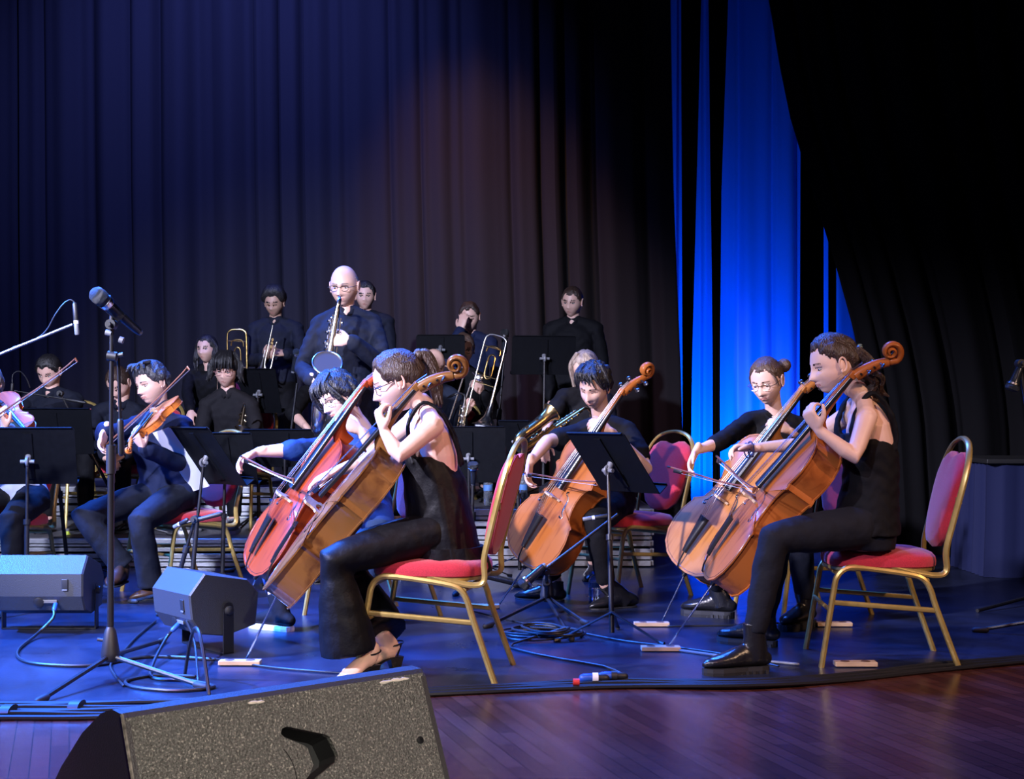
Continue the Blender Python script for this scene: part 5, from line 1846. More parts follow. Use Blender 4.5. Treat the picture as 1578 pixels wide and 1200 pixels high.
mb = MB()
for k in range(5):
    a = R(-30 + 18 * k)
    mb.tube([Hr @ V((0.066, -0.075, 0.045)), Hr @ V((0.085, -0.080 - 0.02 * math.sin(a), 0.045 + 0.04 * math.cos(a) - .02)), Hr @ V((0.070, -0.105 - .01 * math.sin(a), 0.02 + 0.05 * math.sin(a)))], 0.0035, 6, n=3)
    mb.tube([Hr @ V((-0.02, -0.118, 0.055 - 0.008 * k)), Hr @ V((0.0, -0.140, 0.05 - 0.008 * k)), Hr @ V((0.03, -0.122, 0.045 - 0.008 * k))], 0.0035, 6, n=3)
mb.build('hair_clip', mat('clip', (0.25, 0.35, 0.32), 0.25), right)

# 6 violinist
D = 7.95
J = dict(pel=V((-2.00, D, 0.58)), neck=P(246, 648, D), head=P(234, 592, D - 0.08),
         lsh=P(284, 658, D), lel=P(274, 714, D - 0.22), lwr=P(222, 690, D - 0.48),
         rsh=P(208, 658, D), rel=P(160, 672, D - 0.26), rwr=P(163, 662, D - 0.52),
         lkn=P(216, 802, D - 0.50), lan=P(232, 900, D - 0.38), ltoe=FL(204, 926),
         rkn=P(128, 796, D - 0.42), ran=P(190, 872, D - 0.35), rtoe=P(168, 906, D - 0.60))
person('person in dark blue shirt with crossed legs playing the violin behind the microphone stand', (-2.00, D, 0), J, yaw=26, head=(34, 10, 10), shirt=NAVY, sleeve='long', trousers=SLATE, skin=0, hair_m=H_SALT, sub=5, girth=1.08,
       hands={'l': dict(d=(-0.45, -0.35, 0.75), n=(0.45, 0.6, 0.3), c=(40, 48, 30), sp=8), 'r': dict(d=(-0.22, -0.25, -0.95), n=(0.9, -0.2, -0.1), c=(30, 30, 18), sp=10)},
       shoes=('dress', BROWNL, RUBBER), flare=0.072,
       hair=[('shell', dict(thick=0.022, front=0.055, side_z=-0.01, back_z=-0.06, sub=5, rough=0.007, seed=31, crown=0.004))] +
            [('lock', dict(pts=[(x, 0.03, 0.125), (x * 1.2, 0.085, 0.125), (x * 1.4, 0.105, 0.10)], r0=0.013, r1=0.006, k=2, spread=0.010, seed=int(150 + x * 900))) for x in (-0.05, -0.02, 0.01, 0.04)])


def seated(label, px_head, py_head, D, yaw, riser=0.2, head=None, hh=0.72, shirt=BLK, trousers=BLK, arms=None, neckdx=0, lean=0.05, seat=None, hs=1.0, **kw):
    """a seated player whose head is at the given place; body derived from it"""
    H = P(px_head, py_head, D)
    fw = V((-math.sin(R(yaw)), -math.cos(R(yaw)), 0)); lf = V((-fw.y, fw.x, 0))
    pelz = riser + 0.57
    neck = H - V((0, 0, 0.165)) - fw * 0.035 + lf * neckdx
    pel = V((neck.x, neck.y, pelz)) - fw * (lean + 0.04)
    ln = neck.z - pelz
    J = dict(pel=pel, neck=neck, head=H)
    for c, sg in (('l', 1), ('r', -1)):
        kn = pel + fw * 0.42 + lf * sg * 0.15 + V((0, 0, -0.03))
        J[c + 'kn'] = kn
        J[c + 'an'] = V((kn.x, kn.y, riser + 0.10)) + fw * 0.0
        J[c + 'toe'] = V((kn.x, kn.y, riser)) + fw * 0.17 + lf * sg * 0.02
    sc = min(1.1, max(0.85, ln / 0.50))
    if arms:
        for c, v in arms.items():
            J[c] = P(*v)
    if seat:
        chair('red banquet chair under the ' + seat, pel.x - fw.x * -0.03, pel.y + fw.y * 0.03, 90 - yaw, riser)
    return person(label, (pel.x, pel.y, riser), J, yaw=yaw, head=head or (yaw, 5, 0), shirt=shirt, trousers=trousers, hs=hs, scale=1.0, **kw)


def standing(label, px_head, py_head, D, yaw, floorz, head=None, shirt=BLK, trousers=BLK, arms=None, hs=1.0, **kw):
    H = P(px_head, py_head, D)
    fw = V((-math.sin(R(yaw)), -math.cos(R(yaw)), 0)); lf = V((-fw.y, fw.x, 0))
    neck = H - V((0, 0, 0.165)) - fw * 0.03
    tot = H.z + 0.115 - floorz
    pel = V((neck.x, neck.y, floorz + tot * 0.54)) + fw * 0.01
    J = dict(pel=pel, neck=neck, head=H)
    for c, sg in (('l', 1), ('r', -1)):
        J[c + 'kn'] = V((pel.x, pel.y, floorz + tot * 0.275)) + lf * sg * 0.10 + fw * 0.02
        J[c + 'an'] = V((pel.x, pel.y, floorz + 0.09)) + lf * sg * 0.11 - fw * 0.02
        J[c + 'toe'] = V((pel.x, pel.y, floorz)) + lf * sg * 0.14 + fw * 0.15
    if arms:
        for c, v in arms.items():
            J[c] = P(*v)
    return person(label, (pel.x, pel.y, floorz), J, yaw=yaw, head=head or (yaw, 5, 0), shirt=shirt, trousers=trousers, hs=hs, **kw)


HN = dict(d=(0, -0.4, -0.9), n=(0, 0.9, -0.3), c=(25, 30, 20))
lean_ = dict(vs=0.008)
# 7 man bent over
seated('person bent forward in a dark shirt behind the microphone stand, face down', 183, 590, 9.85, 18, 0.2, head=(14, 38, 4), shirt=NAVY2, trousers=BLK, skin=0, hair_m=H_BRN, lean=0.16, **lean_,
       arms=dict(lsh=(212, 636, 9.9), lel=(220, 684, 9.7), lwr=(192, 700, 9.4), rsh=(152, 636, 9.9), rel=(134, 684, 9.65), rwr=(160, 702, 9.4)), eyes='shut',
       hands={'l': dict(d=(-0.8, -0.3, -0.4), n=(-0.2, 0.4, -0.9), c=(30, 35, 20)), 'r': dict(d=(0.7, -0.3, -0.5), n=(0.3, 0.4, -0.8), c=(30, 35, 20))},
       hair=[('shell', dict(thick=0.009, front=0.055, side_z=0.0, back_z=-0.06, rough=0.003, seed=3))])
# 8 far left
seated('person at far left whose lowered head shows above a dark music stand', 76, 572, 9.9, 10, 0.2, head=(10, 30, 0), shirt=NAVY2, trousers=BLK, skin=0, hair_m=H_BLK, seat='person at far left behind a dark music stand', **lean_,
       arms=dict(lel=(112, 628, 9.8), lwr=(72, 634, 9.5), rel=(30, 640, 9.8), rwr=(52, 636, 9.5)),
       hands={'l': dict(d=(-0.9, -0.1, 0.1), n=(0, 0.2, -0.9), c=(25, 30, 20)), 'r': dict(d=(0.8, -0.2, 0.1), n=(0, 0.2, -0.9), c=(25, 30, 20))},
       hair=[('shell', dict(thick=0.014, front=0.055, side_z=0.0, back_z=-0.06, seed=5))])
# 9 viola player on the left edge
D = 7.75
J = dict(pel=V((-2.80, D, 0.57)), neck=P(-8, 640, D), head=P(-22, 592, D - 0.06),
         lsh=P(26, 652, D - 0.02), lel=P(34, 700, D - 0.25), lwr=P(10, 660, D - 0.5),
         rsh=P(-50, 655, D), rel=P(-90, 690, D - 0.2), rwr=P(-60, 668, D - 0.45),
         lkn=P(18, 800, D - 0.50), lan=P(22, 895, D - 0.45), ltoe=V((-2.83, D - 0.75, 0)),
         rkn=P(-70, 800, D - 0.45), ran=P(-60, 895, D - 0.4), rtoe=V((-3.1, D - 0.7, 0)))
person('person with grey hair and a white sleeve at the left edge, playing the orange viola', (-2.80, D, 0), J, yaw=10, head=(10, 8, 8), fem=1, shirt=WHITESH, sleeve='long', trousers=BLK, skin=0, hair_m=H_GRY,
       hands={'l': dict(d=(-0.3, -0.3, 0.8), n=(0.5, 0.6, 0.3), c=(40, 48, 30)), 'r': dict(d=(0.5, -0.3, -0.6), n=(0.1, 0.6, -0.6), c=(35, 35, 20))}, shoes=('dress', LEATHER, RUBBER),
       hair=[('shell', dict(thick=0.02, front=0.055, side_z=-0.03, back_z=-0.09, seed=15)), ('lock', dict(pts=[(0.07, -0.02, 0.06), (0.092, 0.0, 0.0), (0.095, -0.01, -0.07), (0.10, -0.01, -0.12)], r0=0.02, r1=0.012, k=8, spread=0.02, seed=3))])
# 10 curly-haired woman on the riser
standing_kw = dict(vs=0.008)
seated('person with long wavy dark hair and black top, seated at the back near a trombone', 319, 538, 11.65, 4, 0.45, head=(18, 2, 3), fem=1, shirt=BLK, trousers=BLK, skin=0, hair_m=H_BLK, coll=False, seat='person with long wavy dark hair at the back', **lean_,
       arms=dict(lel=(350, 612, 11.5), lwr=(356, 592, 11.15), rel=(288, 606, 11.5), rwr=(294, 632, 11.2)),
       hands={'l': HN, 'r': HN},
       hair=[('shell', dict(thick=0.014, front=0.060, side_z=-0.04, back_z=-0.09, rough=0.004, seed=41, part=0.02))] +
            [('lock', dict(pts=[(sx * 0.055, 0.03, 0.075), (sx * 0.088, 0.015, 0.01), (sx * 0.085, 0.03, -0.06), (sx * 0.10, 0.02, -0.11), (sx * 0.09, 0.04, -0.16)], r0=0.017, r1=0.011, k=8, spread=0.018, seed=44 + sx)) for sx in (-1, 1)])
# 11 boy with long hair and glasses
seated('person with heavy dark fringe, glasses and grey-black shirt seated with a small saxophone', 349, 572, 9.85, 6, 0.2, head=(4, 8, -2), shirt=cloth('faded black', (0.022, 0.020, 0.024)), trousers=BLK, skin=0, hair_m=H_BLK, glass=mat('pinkish frame', (0.4, 0.2, 0.2), 0.4), shoes=('sneaker', mat('grey sneaker', (0.25, 0.27, 0.3), 0.7), WHITEP), **lean_,
       arms=dict(lsh=(388, 626, 9.85), lel=(400, 684, 9.7), lwr=(385, 704, 9.4), rsh=(318, 626, 9.85), rel=(308, 684, 9.7), rwr=(335, 704, 9.4)),
       hands={'l': dict(d=(-0.8, -0.3, -0.2), n=(-0.1, 0.6, -0.6), c=(30, 35, 20)), 'r': dict(d=(0.8, -0.3, -0.2), n=(0.1, 0.6, -0.6), c=(30, 35, 20))},
       hair=[('shell', dict(thick=0.034, front=0.04, side_z=-0.05, back_z=-0.10, rough=0.006, seed=51, fringe=0.022, crown=0.002))] +
            [('lock', dict(pts=[(sx * 0.05, 0.0, 0.125), (sx * 0.105, 0.02, 0.05), (sx * 0.112, 0.02, -0.02), (sx * 0.125, 0.02, -0.065)], r0=0.018, r1=0.010, k=7, spread=0.016, seed=60 + sx)) for sx in (-1, 1)] +
            [('lock', dict(pts=[(x * .6, 0.03, 0.145), (x, 0.110, 0.10), (x * 1.15, 0.125, 0.030)], r0=0.014, r1=0.008, k=2, spread=0.006, seed=int(90 + x * 900))) for x in (-0.06, -0.04, -0.02, 0, 0.02, 0.04, 0.06)])
# 12 trumpet boy
standing('person with short afro hair in a dark shirt standing at the back with a trumpet', 423, 466, 11.3, 2, 0.45, head=(8, 18, 0), shirt=NAVY2, trousers=BLK, skin=2, hair_m=H_BLK, eyes='shut', vs=0.008,
         arms=dict(lsh=(458, 508, 11.3), lel=(466, 552, 11.2), lwr=(440, 545, 10.95), rsh=(392, 508, 11.3), rel=(386, 556, 11.2), rwr=(408, 552, 10.95)),
         hands={'l': dict(d=(-0.9, -0.2, 0.1), n=(-0.1, 0.5, -0.5), c=(35, 40, 25)), 'r': dict(d=(0.5, -0.2, 0.7), n=(0.4, 0.5, 0.2), c=(40, 45, 25))},
         hair=[('shell', dict(thick=0.034, front=0.058, side_z=0.015, back_z=-0.04, rough=0.004, seed=61, crown=0.008))])
# 13 bald saxophonist
standing('bald person with glasses and open-collared dark shirt standing and playing the saxophone', 531, 441, 8.35, 8, 0.0, head=(12, 10, 0), shirt=NAVY2, trousers=BLK, skin=1, hair_m=H_GRY, glass=BLACKP, vs=0.006, sub=5, girth=1.18, hs=1.08,
         arms=dict(lsh=(576, 500, 8.4), lel=(592, 566, 8.2), lwr=(540, 524, 8.0), rsh=(492, 502, 8.35), rel=(466, 568, 8.3), rwr=(482, 586, 8.02)),
         hands={'l': dict(d=(-0.95, -0.15, 0.0), n=(0.0, 0.85, -0.2), c=(25, 35, 25), sp=3), 'r': dict(d=(0.30, -0.1, -0.9), n=(0.7, 0.5, 0.3), c=(25, 35, 25))},
         hair=[('shell', dict(thick=0.004, front=0.2, side_z=0.0, back_z=-0.05, temple=0.2, rough=0.001, seed=71, crown=-0.03))])
# 14 man half hidden behind him
standing('person with dark hair half hidden behind the bald saxophonist', 563, 456, 11.3, -4, 0.45, head=(-2, 5, 0), shirt=NAVY2, trousers=BLK, skin=0, hair_m=H_BLK, vs=0.009,
         arms=dict(lel=(602, 560, 11.3), lwr=(590, 600, 11.1), rel=(530, 560, 11.3), rwr=(540, 600, 11.1)), hands={'l': HN, 'r': HN},
         hair=[('shell', dict(thick=0.014, front=0.058, side_z=0.0, back_z=-0.06, seed=81))])
# 15 hand on face
standing('person with tied-back dark hair at the back rubbing an eye with one hand', 724, 488, 11.2, 4, 0.40, head=(6, 16, 4), shirt=NAVY, trousers=BLK, skin=0, hair_m=H_BRN, eyes='shut', vs=0.007,
         arms=dict(lsh=(757, 530, 11.2), lel=(768, 582, 11.1), lwr=(752, 615, 10.9), rsh=(694, 530, 11.2), rel=(688, 560, 10.95), rwr=(710, 508, 11.02)),
         hands={'l': HN, 'r': dict(d=(0.20, 0.1, 0.95), n=(0.4, 0.9, -0.1), c=(15, 20, 15), sp=6)},
         hair=[('shell', dict(thick=0.013, front=0.062, side_z=0.0, back_z=-0.06, rough=0.006, seed=91)), ('ell', dict(c=(0, -0.12, 0.04), r=(0.03, 0.03, 0.03)))])
# 16 trombonist
seated('person with short brown hair and glasses behind a cello scroll, holding the trombone', 714, 538, 10.3, -4, 0.40, head=(-8, 10, 0), shirt=BLK, trousers=BLK, skin=0, hair_m=H_LBR, glass=BLACKP, vs=0.007, seat='trombonist behind the cello scroll',
         arms=dict(lsh=(745, 590, 10.3), lel=(760, 636, 10.1), lwr=(744, 606, 9.9), rsh=(684, 590, 10.3), rel=(682, 634, 10.1), rwr=(716, 638, 9.85)),
         hands={'l': dict(d=(-0.55, -0.3, 0.70), n=(-0.5, 0.6, 0.0), c=(45, 50, 30)), 'r': dict(d=(0.3, -0.3, 0.7), n=(0.4, 0.6, 0.1), c=(45, 50, 30))},
         hair=[('shell', dict(thick=0.012, front=0.055, side_z=0.01, back_z=-0.06, rough=0.004, seed=95))])
# 17 bald head seen past the near cellist
seated('bald person in a navy shirt seated behind the near cellist, holding a saxophone', 668, 562, 9.85, 20, 0.2, head=(-28, 22, 0), shirt=cloth('steel navy', (0.02, 0.03, 0.06)), trousers=BLK, skin=0, hair_m=H_GRY, vs=0.007, seat='seated bald person in navy',
       arms=dict(lsh=(702, 615, 9.85), lel=(712, 665, 9.7), lwr=(690, 690, 9.5), rsh=(640, 615, 9.85), rel=(632, 665, 9.7), rwr=(660, 690, 9.5)), hands={'l': HN, 'r': HN})
# 18 tall boy at the back right
standing('person with cropped dark hair in a black shirt standing alone at the back right', 882, 465, 10.7, 14, 0.40, head=(22, 12, -3), shirt=BLK, trousers=BLK, skin=0, hair_m=H_BRN, vs=0.007,
         arms=dict(lel=(930, 570, 10.7), lwr=(915, 620, 10.5), rel=(842, 565, 10.7), rwr=(850, 615, 10.5)), hands={'l': HN, 'r': HN},
         hair=[('shell', dict(thick=0.009, front=0.055, side_z=0.015, back_z=-0.05, rough=0.003, seed=97))])
# 19 blond woman
seated('person with straight blond hair and black t-shirt behind the young cellist, holding a saxophone', 903, 568, 8.85, 22, 0.0, head=(24, 28, 0), fem=1, shirt=BLK, trousers=BLK, skin=0, hair_m=H_BLD, sleeve='short', coll=False, vs=0.007, seat='blond saxophone player',
       arms=dict(lsh=(935, 618, 8.85), lel=(940, 670, 8.75), lwr=(895, 680, 8.5), rsh=(868, 612, 8.85), rel=(846, 646, 8.75), rwr=(838, 680, 8.5)), hands={'l': HN, 'r': HN},
       hair=[('shell', dict(thick=0.012, front=0.062, side_z=-0.05, back_z=-0.09, rough=0.002, seed=99, part=0.0))] +
            [('lock', dict(pts=[(sx * 0.03, 0.035, 0.115), (sx * 0.078, 0.045, 0.05), (sx * 0.085, 0.045, -0.03), (sx * 0.080, 0.055, -0.13)], r0=0.014, r1=0.010, k=9, spread=0.013, seed=144 + sx)) for sx in (-1, 1)])
# 20 seated player behind the standing saxophonist
seated('person in dark clothes seated behind the standing saxophonist, only sleeve, hand and knee showing', 506, 566, 9.85, 26, 0.2, head=(20, 30, 0), shirt=BLK, trousers=NAVY2, skin=0, hair_m=H_BLK, vs=0.008, lean=0.12, sleeve='roll', seat='player hidden by the standing saxophonist',
       arms=dict(lel=(535, 660, 9.7), lwr=(500, 668, 9.4), rsh=(472, 606, 9.85), rel=(450, 636, 9.6), rwr=(474, 660, 9.4)),
       hands={'l': HN, 'r': dict(d=(0.5, -0.3, -0.7), n=(-0.3, 0.3, -0.8), c=(25, 30, 20))},
       hair=[('shell', dict(thick=0.012, front=0.058, side_z=0.0, back_z=-0.06, seed=101))])
# ---------------------------------------------------------------- string instruments
V1, V2 = (0.34, 0.095, 0.018), (0.16, 0.036, 0.006)
M5 = frame_from(P(1103, 893, 5.78), P(1388, 545, 5.44), (-0.85, -0.06, 0.45))
cello('cello', 'orange-brown cello held by the cellist in the sleeveless top at right', M5, V1, V2, pindir=M5.inverted() @ V(FL(1026, 1001)))
M1_ = frame_from(P(432, 908, 5.52), P(722, 562, 5.18), (-0.85, -0.08, 0.50))
cello('cello', 'brown cello nearest the camera, held by the cellist in the halter top', M1_, (0.19, 0.080, 0.020), (0.075, 0.025, 0.007), pindir=M1_.inverted() @ V(FL(376, 1022)))
M2_ = frame_from(P(398, 884, 6.46), P(597, 595, 6.42), (-0.70, -0.48, 0.47))
cello('cello', 'reddish cello in the middle of the left pair, played by the person in blue', M2_, (0.27, 0.036, 0.006), (0.13, 0.013, 0.003), pindir=M2_.inverted() @ V((-1.36, 6.75, 0.01)))
M3_ = frame_from(P(812, 868, 7.22), P(992, 590, 7.12), (-0.55, -0.62, 0.42))
cello('cello', 'orange cello of the young cellist, partly behind the centre music stand', M3_, (0.34, 0.10, 0.018), (0.18, 0.045, 0.008), pindir=M3_.inverted() @ V(FL(767, 935)))
M4_ = frame_from(P(1058, 880, 6.62), P(1256, 612, 6.54), (-0.60, -0.55, 0.42))
cello('cello', 'paler amber cello behind the one at far right', M4_, (0.36, 0.14, 0.035), (0.22, 0.075, 0.016), pindir=M4_.inverted() @ V(FL(1018, 962)))
Mv = frame_from(P(264, 620, 7.72), P(206, 686, 7.28), (-0.55, -0.35, 0.75))
cello('violin', 'orange violin under the chin of the violinist in dark blue', Mv, (0.45, 0.13, 0.022), (0.25, 0.05, 0.009), s=0.475, depth=0.034, pin=0, kind='violin')
Mv = frame_from(P(2, 612, 7.62), P(8, 700, 7.20), (-0.30, -0.75, 0.5))
Mv = frame_from(P(-10, 615, 7.6), P(60, 690, 7.25), (0.1, -0.75, 0.6))
cello('viola', 'orange viola cut by the left edge of the picture', Mv, (0.36, 0.075, 0.014), (0.20, 0.03, 0.006), s=0.52, depth=0.038, pin=0, kind='viola')

bow('cello bow of the near cellist in the halter top', P(478, 756, 5.66), P(528, 590, 5.25) if False else P(560, 690, 5.30), (-0.5, 0, 0.8))
bow('cello bow of the cellist in blue', P(374, 704, 6.42), P(452, 738, 6.00), (0.1, -0.3, 0.95))
bow('cello bow of the young cellist at centre', P(808, 728, 7.18), P(921, 742, 6.72), (0.0, 0.2, 1))
bow('cello bow held by the bespectacled cellist in black', P(1034, 720, 6.58), P(1166, 752, 6.25), (0.0, 0.2, 1))
bow('cello bow held by the cellist in the sleeveless top', P(1106, 704, 5.92), P(1163, 752, 5.30), (0.3, 0.0, 0.9))
bow('violin bow crossing the face of the violinist in dark blue', P(158, 690, 7.42), P(289, 566, 7.34), (0.4, 0, 0.9))
bow('long pale bow of the viola player at the left edge', P(-22, 652, 7.2), P(116, 553, 7.2), (0.4, 0, 0.9))

for lb, px, py, dx in (('pale wooden endpin board of the cello at far right', 1018, 1004, 0), ('pale wooden endpin board of the amber cello', 1004, 966, 0), ('pale endpin board of the near brown cello', 370, 1026, 0),
                       ('pale endpin board of the reddish cello', 388, 962, 0), ('pale endpin board of the young cellist cello', 745, 938, 0),
                       ('light wooden board lying behind the boot, under the far right chair', 1285, 966, 0), ('light wooden board with two dark holes at the stage edge under the far right chair', 1318, 1028, 0)):
    p = FL(px, py)
    mb = MB()
    t = empty('endpin_board', p); tag(t, lb, 'endpin board')
    mb.box((p.x, p.y, 0.016), (0.17, 0.055, 0.018), bev=0.003)
    mb.build('board', PALEWOOD, t, wo=p, smooth=False)
    for q in (-1, 1):
        mb = MB(); mb.lathe([(0.019, 0), (0.019, 0.0012), (0.012, 0.0014)], 14, (p.x + q * 0.042, p.y, 0.025)); mb.build('hole_ring', mat('dark ring', (0.10, 0.05, 0.03), 0.6), t, wo=p)

# ---------------------------------------------------------------- music stands (dark desks seen from behind)
music_stand('large dark music stand in front of the young cellist at centre', P(942, 712, 6.38), 158, 24, 0, 0.385, 0.30, base=(0.45, 6.30, 0), feet_rot=-35, h_=None) if False else None
st, MG = music_stand('large dark music stand in front of the young cellist at centre', P(943, 712, 6.40), 234, 38, 0, 0.42, 0.36, base=FL(943, 985), feet_rot=-40)
music_stand('dark music stand at the left edge in front of the viola player', P(44, 702, 7.15), 172, 20, 0, 0.48, 0.32, base=(-2.53, 7.1, 0), feet_rot=20)
music_stand('dark music stand behind the one at the left edge', P(84, 664, 8.6), 180, 15, 0, 0.48, 0.30, base=(-2.80, 8.6, 0), feet_rot=40)
sC, MC = music_stand('dark music stand with a white sheet, beside the violinist', P(320, 702, 7.55), 230, 36, 0, 0.46, 0.40, base=(-1.77, 7.5, 0), feet_rot=15)
mb = MB(MC)
mb.box((0.275, -0.034, -0.01), (0.13, 0.0012, 0.42), rot=Matrix.Rotation(R(-27), 3, 'Z'))
tag(mb.build('sheet_music', PAPER, origin=MC.translation, smooth=False), 'narrow white sheet of music hanging along the edge of the stand beside the violinist', 'sheet music')
music_stand('dark music stand next to the one holding the white sheet', P(350, 706, 7.85), 190, 20, 0, 0.34, 0.32, base=(-1.66, 7.80, 0), feet_rot=70)
music_stand('dark music stand with a blue-lit edge left of the saxophonist', P(400, 602, 9.9), 195, 20, 0.2, 0.30, 0.34, base=(-1.84, 9.9, 0), feet_rot=10)
music_stand('wide dark music stand behind the arm of the cellist in blue', P(440, 690, 8.4), 180, 20, 0, 0.52, 0.25, base=(-1.40, 8.4, 0), feet_rot=10)
music_stand('dark music stand in front of the person rubbing an eye', P(679, 534, 10.1), 180, 10, 0.4, 0.36, 0.18, base=(-0.52, 10.15, 0), feet_rot=10)
music_stand('dark music stand at the back in front of the person with cropped hair', P(838, 547, 9.7), 172, 12, 0.4, 0.46, 0.28, base=(0.22, 9.62, 0), feet_rot=30)
music_stand('broad dark music stand behind the near cellist back', P(722, 700, 8.5), 180, 12, 0, 0.46, 0.36, base=(-0.26, 8.5, 0), feet_rot=25)
music_stand('dark music stand seen edge-on between near chair and young cellist', P(800, 672, 8.75), 215, 30, 0, 0.26, 0.24, base=(0.05, 8.75, 0), feet_rot=55)
music_stand('small dark music stand low behind the young cellist knees', P(930, 700, 7.05), 160, 20, 0, 0.30, 0.20, base=(0.50, 6.98, 0), feet_rot=75) if False else None

# ---------------------------------------------------------------- microphones
mic('microphone', 'large handheld microphone with silver ring on the front stand at left', P(143, 448, 5.20), P(214, 511, 5.38), 'hand')
mic_stand('tall black front microphone stand at left carrying the handheld microphone', FL(170, 1046), P(172, 500, 5.3), feet=[FL(64, 1084), FL(312, 1063), FL(250, 992)], boom=(P(187, 696, 5.36), P(182, 546, 5.34)))
# clip and knobs of the front stand are built into the microphone clip
t = empty('microphone_clip', P(172, 500, 5.3)); tag(t, 'black microphone clip with side knobs at the top of the front stand', 'microphone clip')
mb = MB(); a = P(172, 500, 5.3); mb.tube([a, P(174, 478, 5.3)], 0.011, 10); mb.tube([P(166, 470, 5.27), P(186, 488, 5.31)], 0.024, 12); mb.build('clip', BLACKP, t)
mb = MB(); mb.tube([P(184, 523, 5.3), P(190, 525, 5.3)], 0.013, 10); mb.tube([P(163, 512, 5.3), P(172, 514, 5.3)], 0.012, 10); mb.build('knob', GREY, t)
mb = MB(); mb.tube([P(166, 548, 5.3), P(180, 550, 5.3)], 0.020, 12); mb.tube([P(182, 548, 5.3), P(190, 546, 5.3)], 0.009, 8); mb.build('joint', BLACKP, t)
BOOMB = mat('boom chrome', (0.16, 0.19, 0.24), 0.35, 0.9)
mic_stand('microphone stand off the left edge with a long bright boom reaching in', (-3.35, 6.6, 0), P(-60, 570, 6.3), boom=(P(-90, 582, 6.3), P(112, 500, 6.3), BOOMB), rot=10)
mic('microphone', 'slim condenser microphone hanging at the end of the bright boom', P(119, 516, 6.28), P(115, 466, 6.28), 'thin')
cable('thin cable looping from the slim condenser microphone to the boom', [P(115, 466, 6.28), P(108, 462, 6.28), P(98, 468, 6.28), P(85, 485, 6.28), P(72, 508, 6.29), P(55, 522, 6.3), P(20, 535, 6.3)], 0.003)
mic_stand('low stand with a boom and small microphone at far left behind the bow', (-2.62, 9.3, 0.2), P(93, 606, 9.2), boom=(P(130, 620, 9.2), P(22, 602, 9.2)), floor=0.2, r=0.007)
mic('microphone', 'small silver microphone pointing down at far left behind the bow', P(17, 617, 9.2), P(19, 590, 9.2), 'thin')
cable('thin cable arching over the small silver microphone at far left', [P(19, 590, 9.2), P(20, 577, 9.2), P(30, 572, 9.2), P(40, 582, 9.2), P(46, 597, 9.2)], 0.004)
mic_stand('short microphone stand with a low boom beside the violinist chair', (-1.80, 7.25, 0), P(300, 800, 7.2), boom=(P(338, 792, 7.2), P(276, 808, 7.2)), r=0.008, rot=30)
mic('microphone', 'slim black microphone on the low boom beside the violinist chair', P(268, 812, 7.2), P(290, 800, 7.15), 'thin')
mic_stand('low microphone stand with angled head in front of the young cellist', FL(843, 947), P(842, 880, 6.68), boom=(P(806, 902, 6.62), P(952, 792, 6.75)), feet=[FL(752, 968), FL(902, 964), FL(880, 988)], r=0.009)
mic('microphone', 'slim microphone on the low centre stand aimed at the orange cello', P(898, 800, 6.9), P(940, 794, 6.9), 'thin')
mic('microphone', 'stubby black microphone head on the low centre stand', P(802, 905, 6.6), P(838, 872, 6.62), 'hand')
mic_stand('microphone stand with ball microphone behind the near red chair', (-0.24, 8.0, 0), P(729, 732, 8.0), r=0.010, rot=15)
mic('microphone', 'ball-headed microphone low behind the near red chair', P(729, 712, 7.95), P(729, 745, 8.0), 'hand')
mic_stand('thin microphone stand beside the trombone', (-0.14, 9.9, 0.4), P(776, 560, 9.9), floor=0.4, rot=20)
mic('microphone', 'silver ball-headed microphone standing beside the trombone', P(778, 507, 9.9), P(777, 545, 9.9), 'hand')
mic_stand('microphone stand near the saxophonist elbow', (-1.55, 8.9, 0), P(458, 590, 8.9), rot=70)
mic('microphone', 'pale-headed microphone by the elbow of the bald saxophonist', P(460, 538, 8.88), P(452, 572, 8.9), 'hand')
mic_stand('microphone stand at the right edge reaching in with a boom', (2.52, 6.3, 0), P(1572, 560, 6.3), rot=160, boom=(P(1600, 530, 6.3), P(1566, 582, 6.3)), foot_r=0.34)
mic('microphone', 'microphone with pale collar hanging at the right edge of the picture', P(1558, 602, 6.3), P(1572, 566, 6.3), 'hand')
# feet and cable ends lit on the floor at right
mb = MB(); mb.tube([FL(1506, 945) + V((0, 0, .014)), FL(1600, 930) + V((0, 0, .05))], 0.010, 8); tag(mb.build('stand_foot', BLACKP, origin=FL(1506, 945)), 'dark tripod foot on the floor at the right edge', 'stand foot')

# ---------------------------------------------------------------- winds
def at_frame(o, zdir, xdir):
    z = V(zdir).normalized(); x = V(xdir); x = (x - z * x.dot(z)).normalized(); y = z.cross(x)
    m = Matrix((x, y, z)).transposed().to_4x4(); m.translation = V(o); return m
# bald player's tenor
top_ = P(520, 476, 8.00); bot = P(493, 640, 7.98)
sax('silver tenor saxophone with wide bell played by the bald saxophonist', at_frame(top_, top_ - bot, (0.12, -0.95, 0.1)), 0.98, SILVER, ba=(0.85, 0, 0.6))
t_, b_ = P(376, 630, 9.4), P(364, 705, 9.25)
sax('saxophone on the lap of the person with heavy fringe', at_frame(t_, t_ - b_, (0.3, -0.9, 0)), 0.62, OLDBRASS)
t_, b_ = P(716, 618, 9.5), P(706, 700, 9.4)
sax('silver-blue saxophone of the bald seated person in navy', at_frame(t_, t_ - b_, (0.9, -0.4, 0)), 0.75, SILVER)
t_, b_ = P(896, 632, 8.5), P(838, 672, 8.35)
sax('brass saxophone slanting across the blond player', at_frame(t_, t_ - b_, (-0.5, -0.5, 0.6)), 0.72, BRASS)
t_, b_ = P(170, 660, 9.35), P(172, 722, 9.25)
sax('small saxophone of the person bent forward behind the microphone stand', at_frame(t_, t_ - b_, (0.2, -0.9, 0)), 0.55, OLDBRASS)


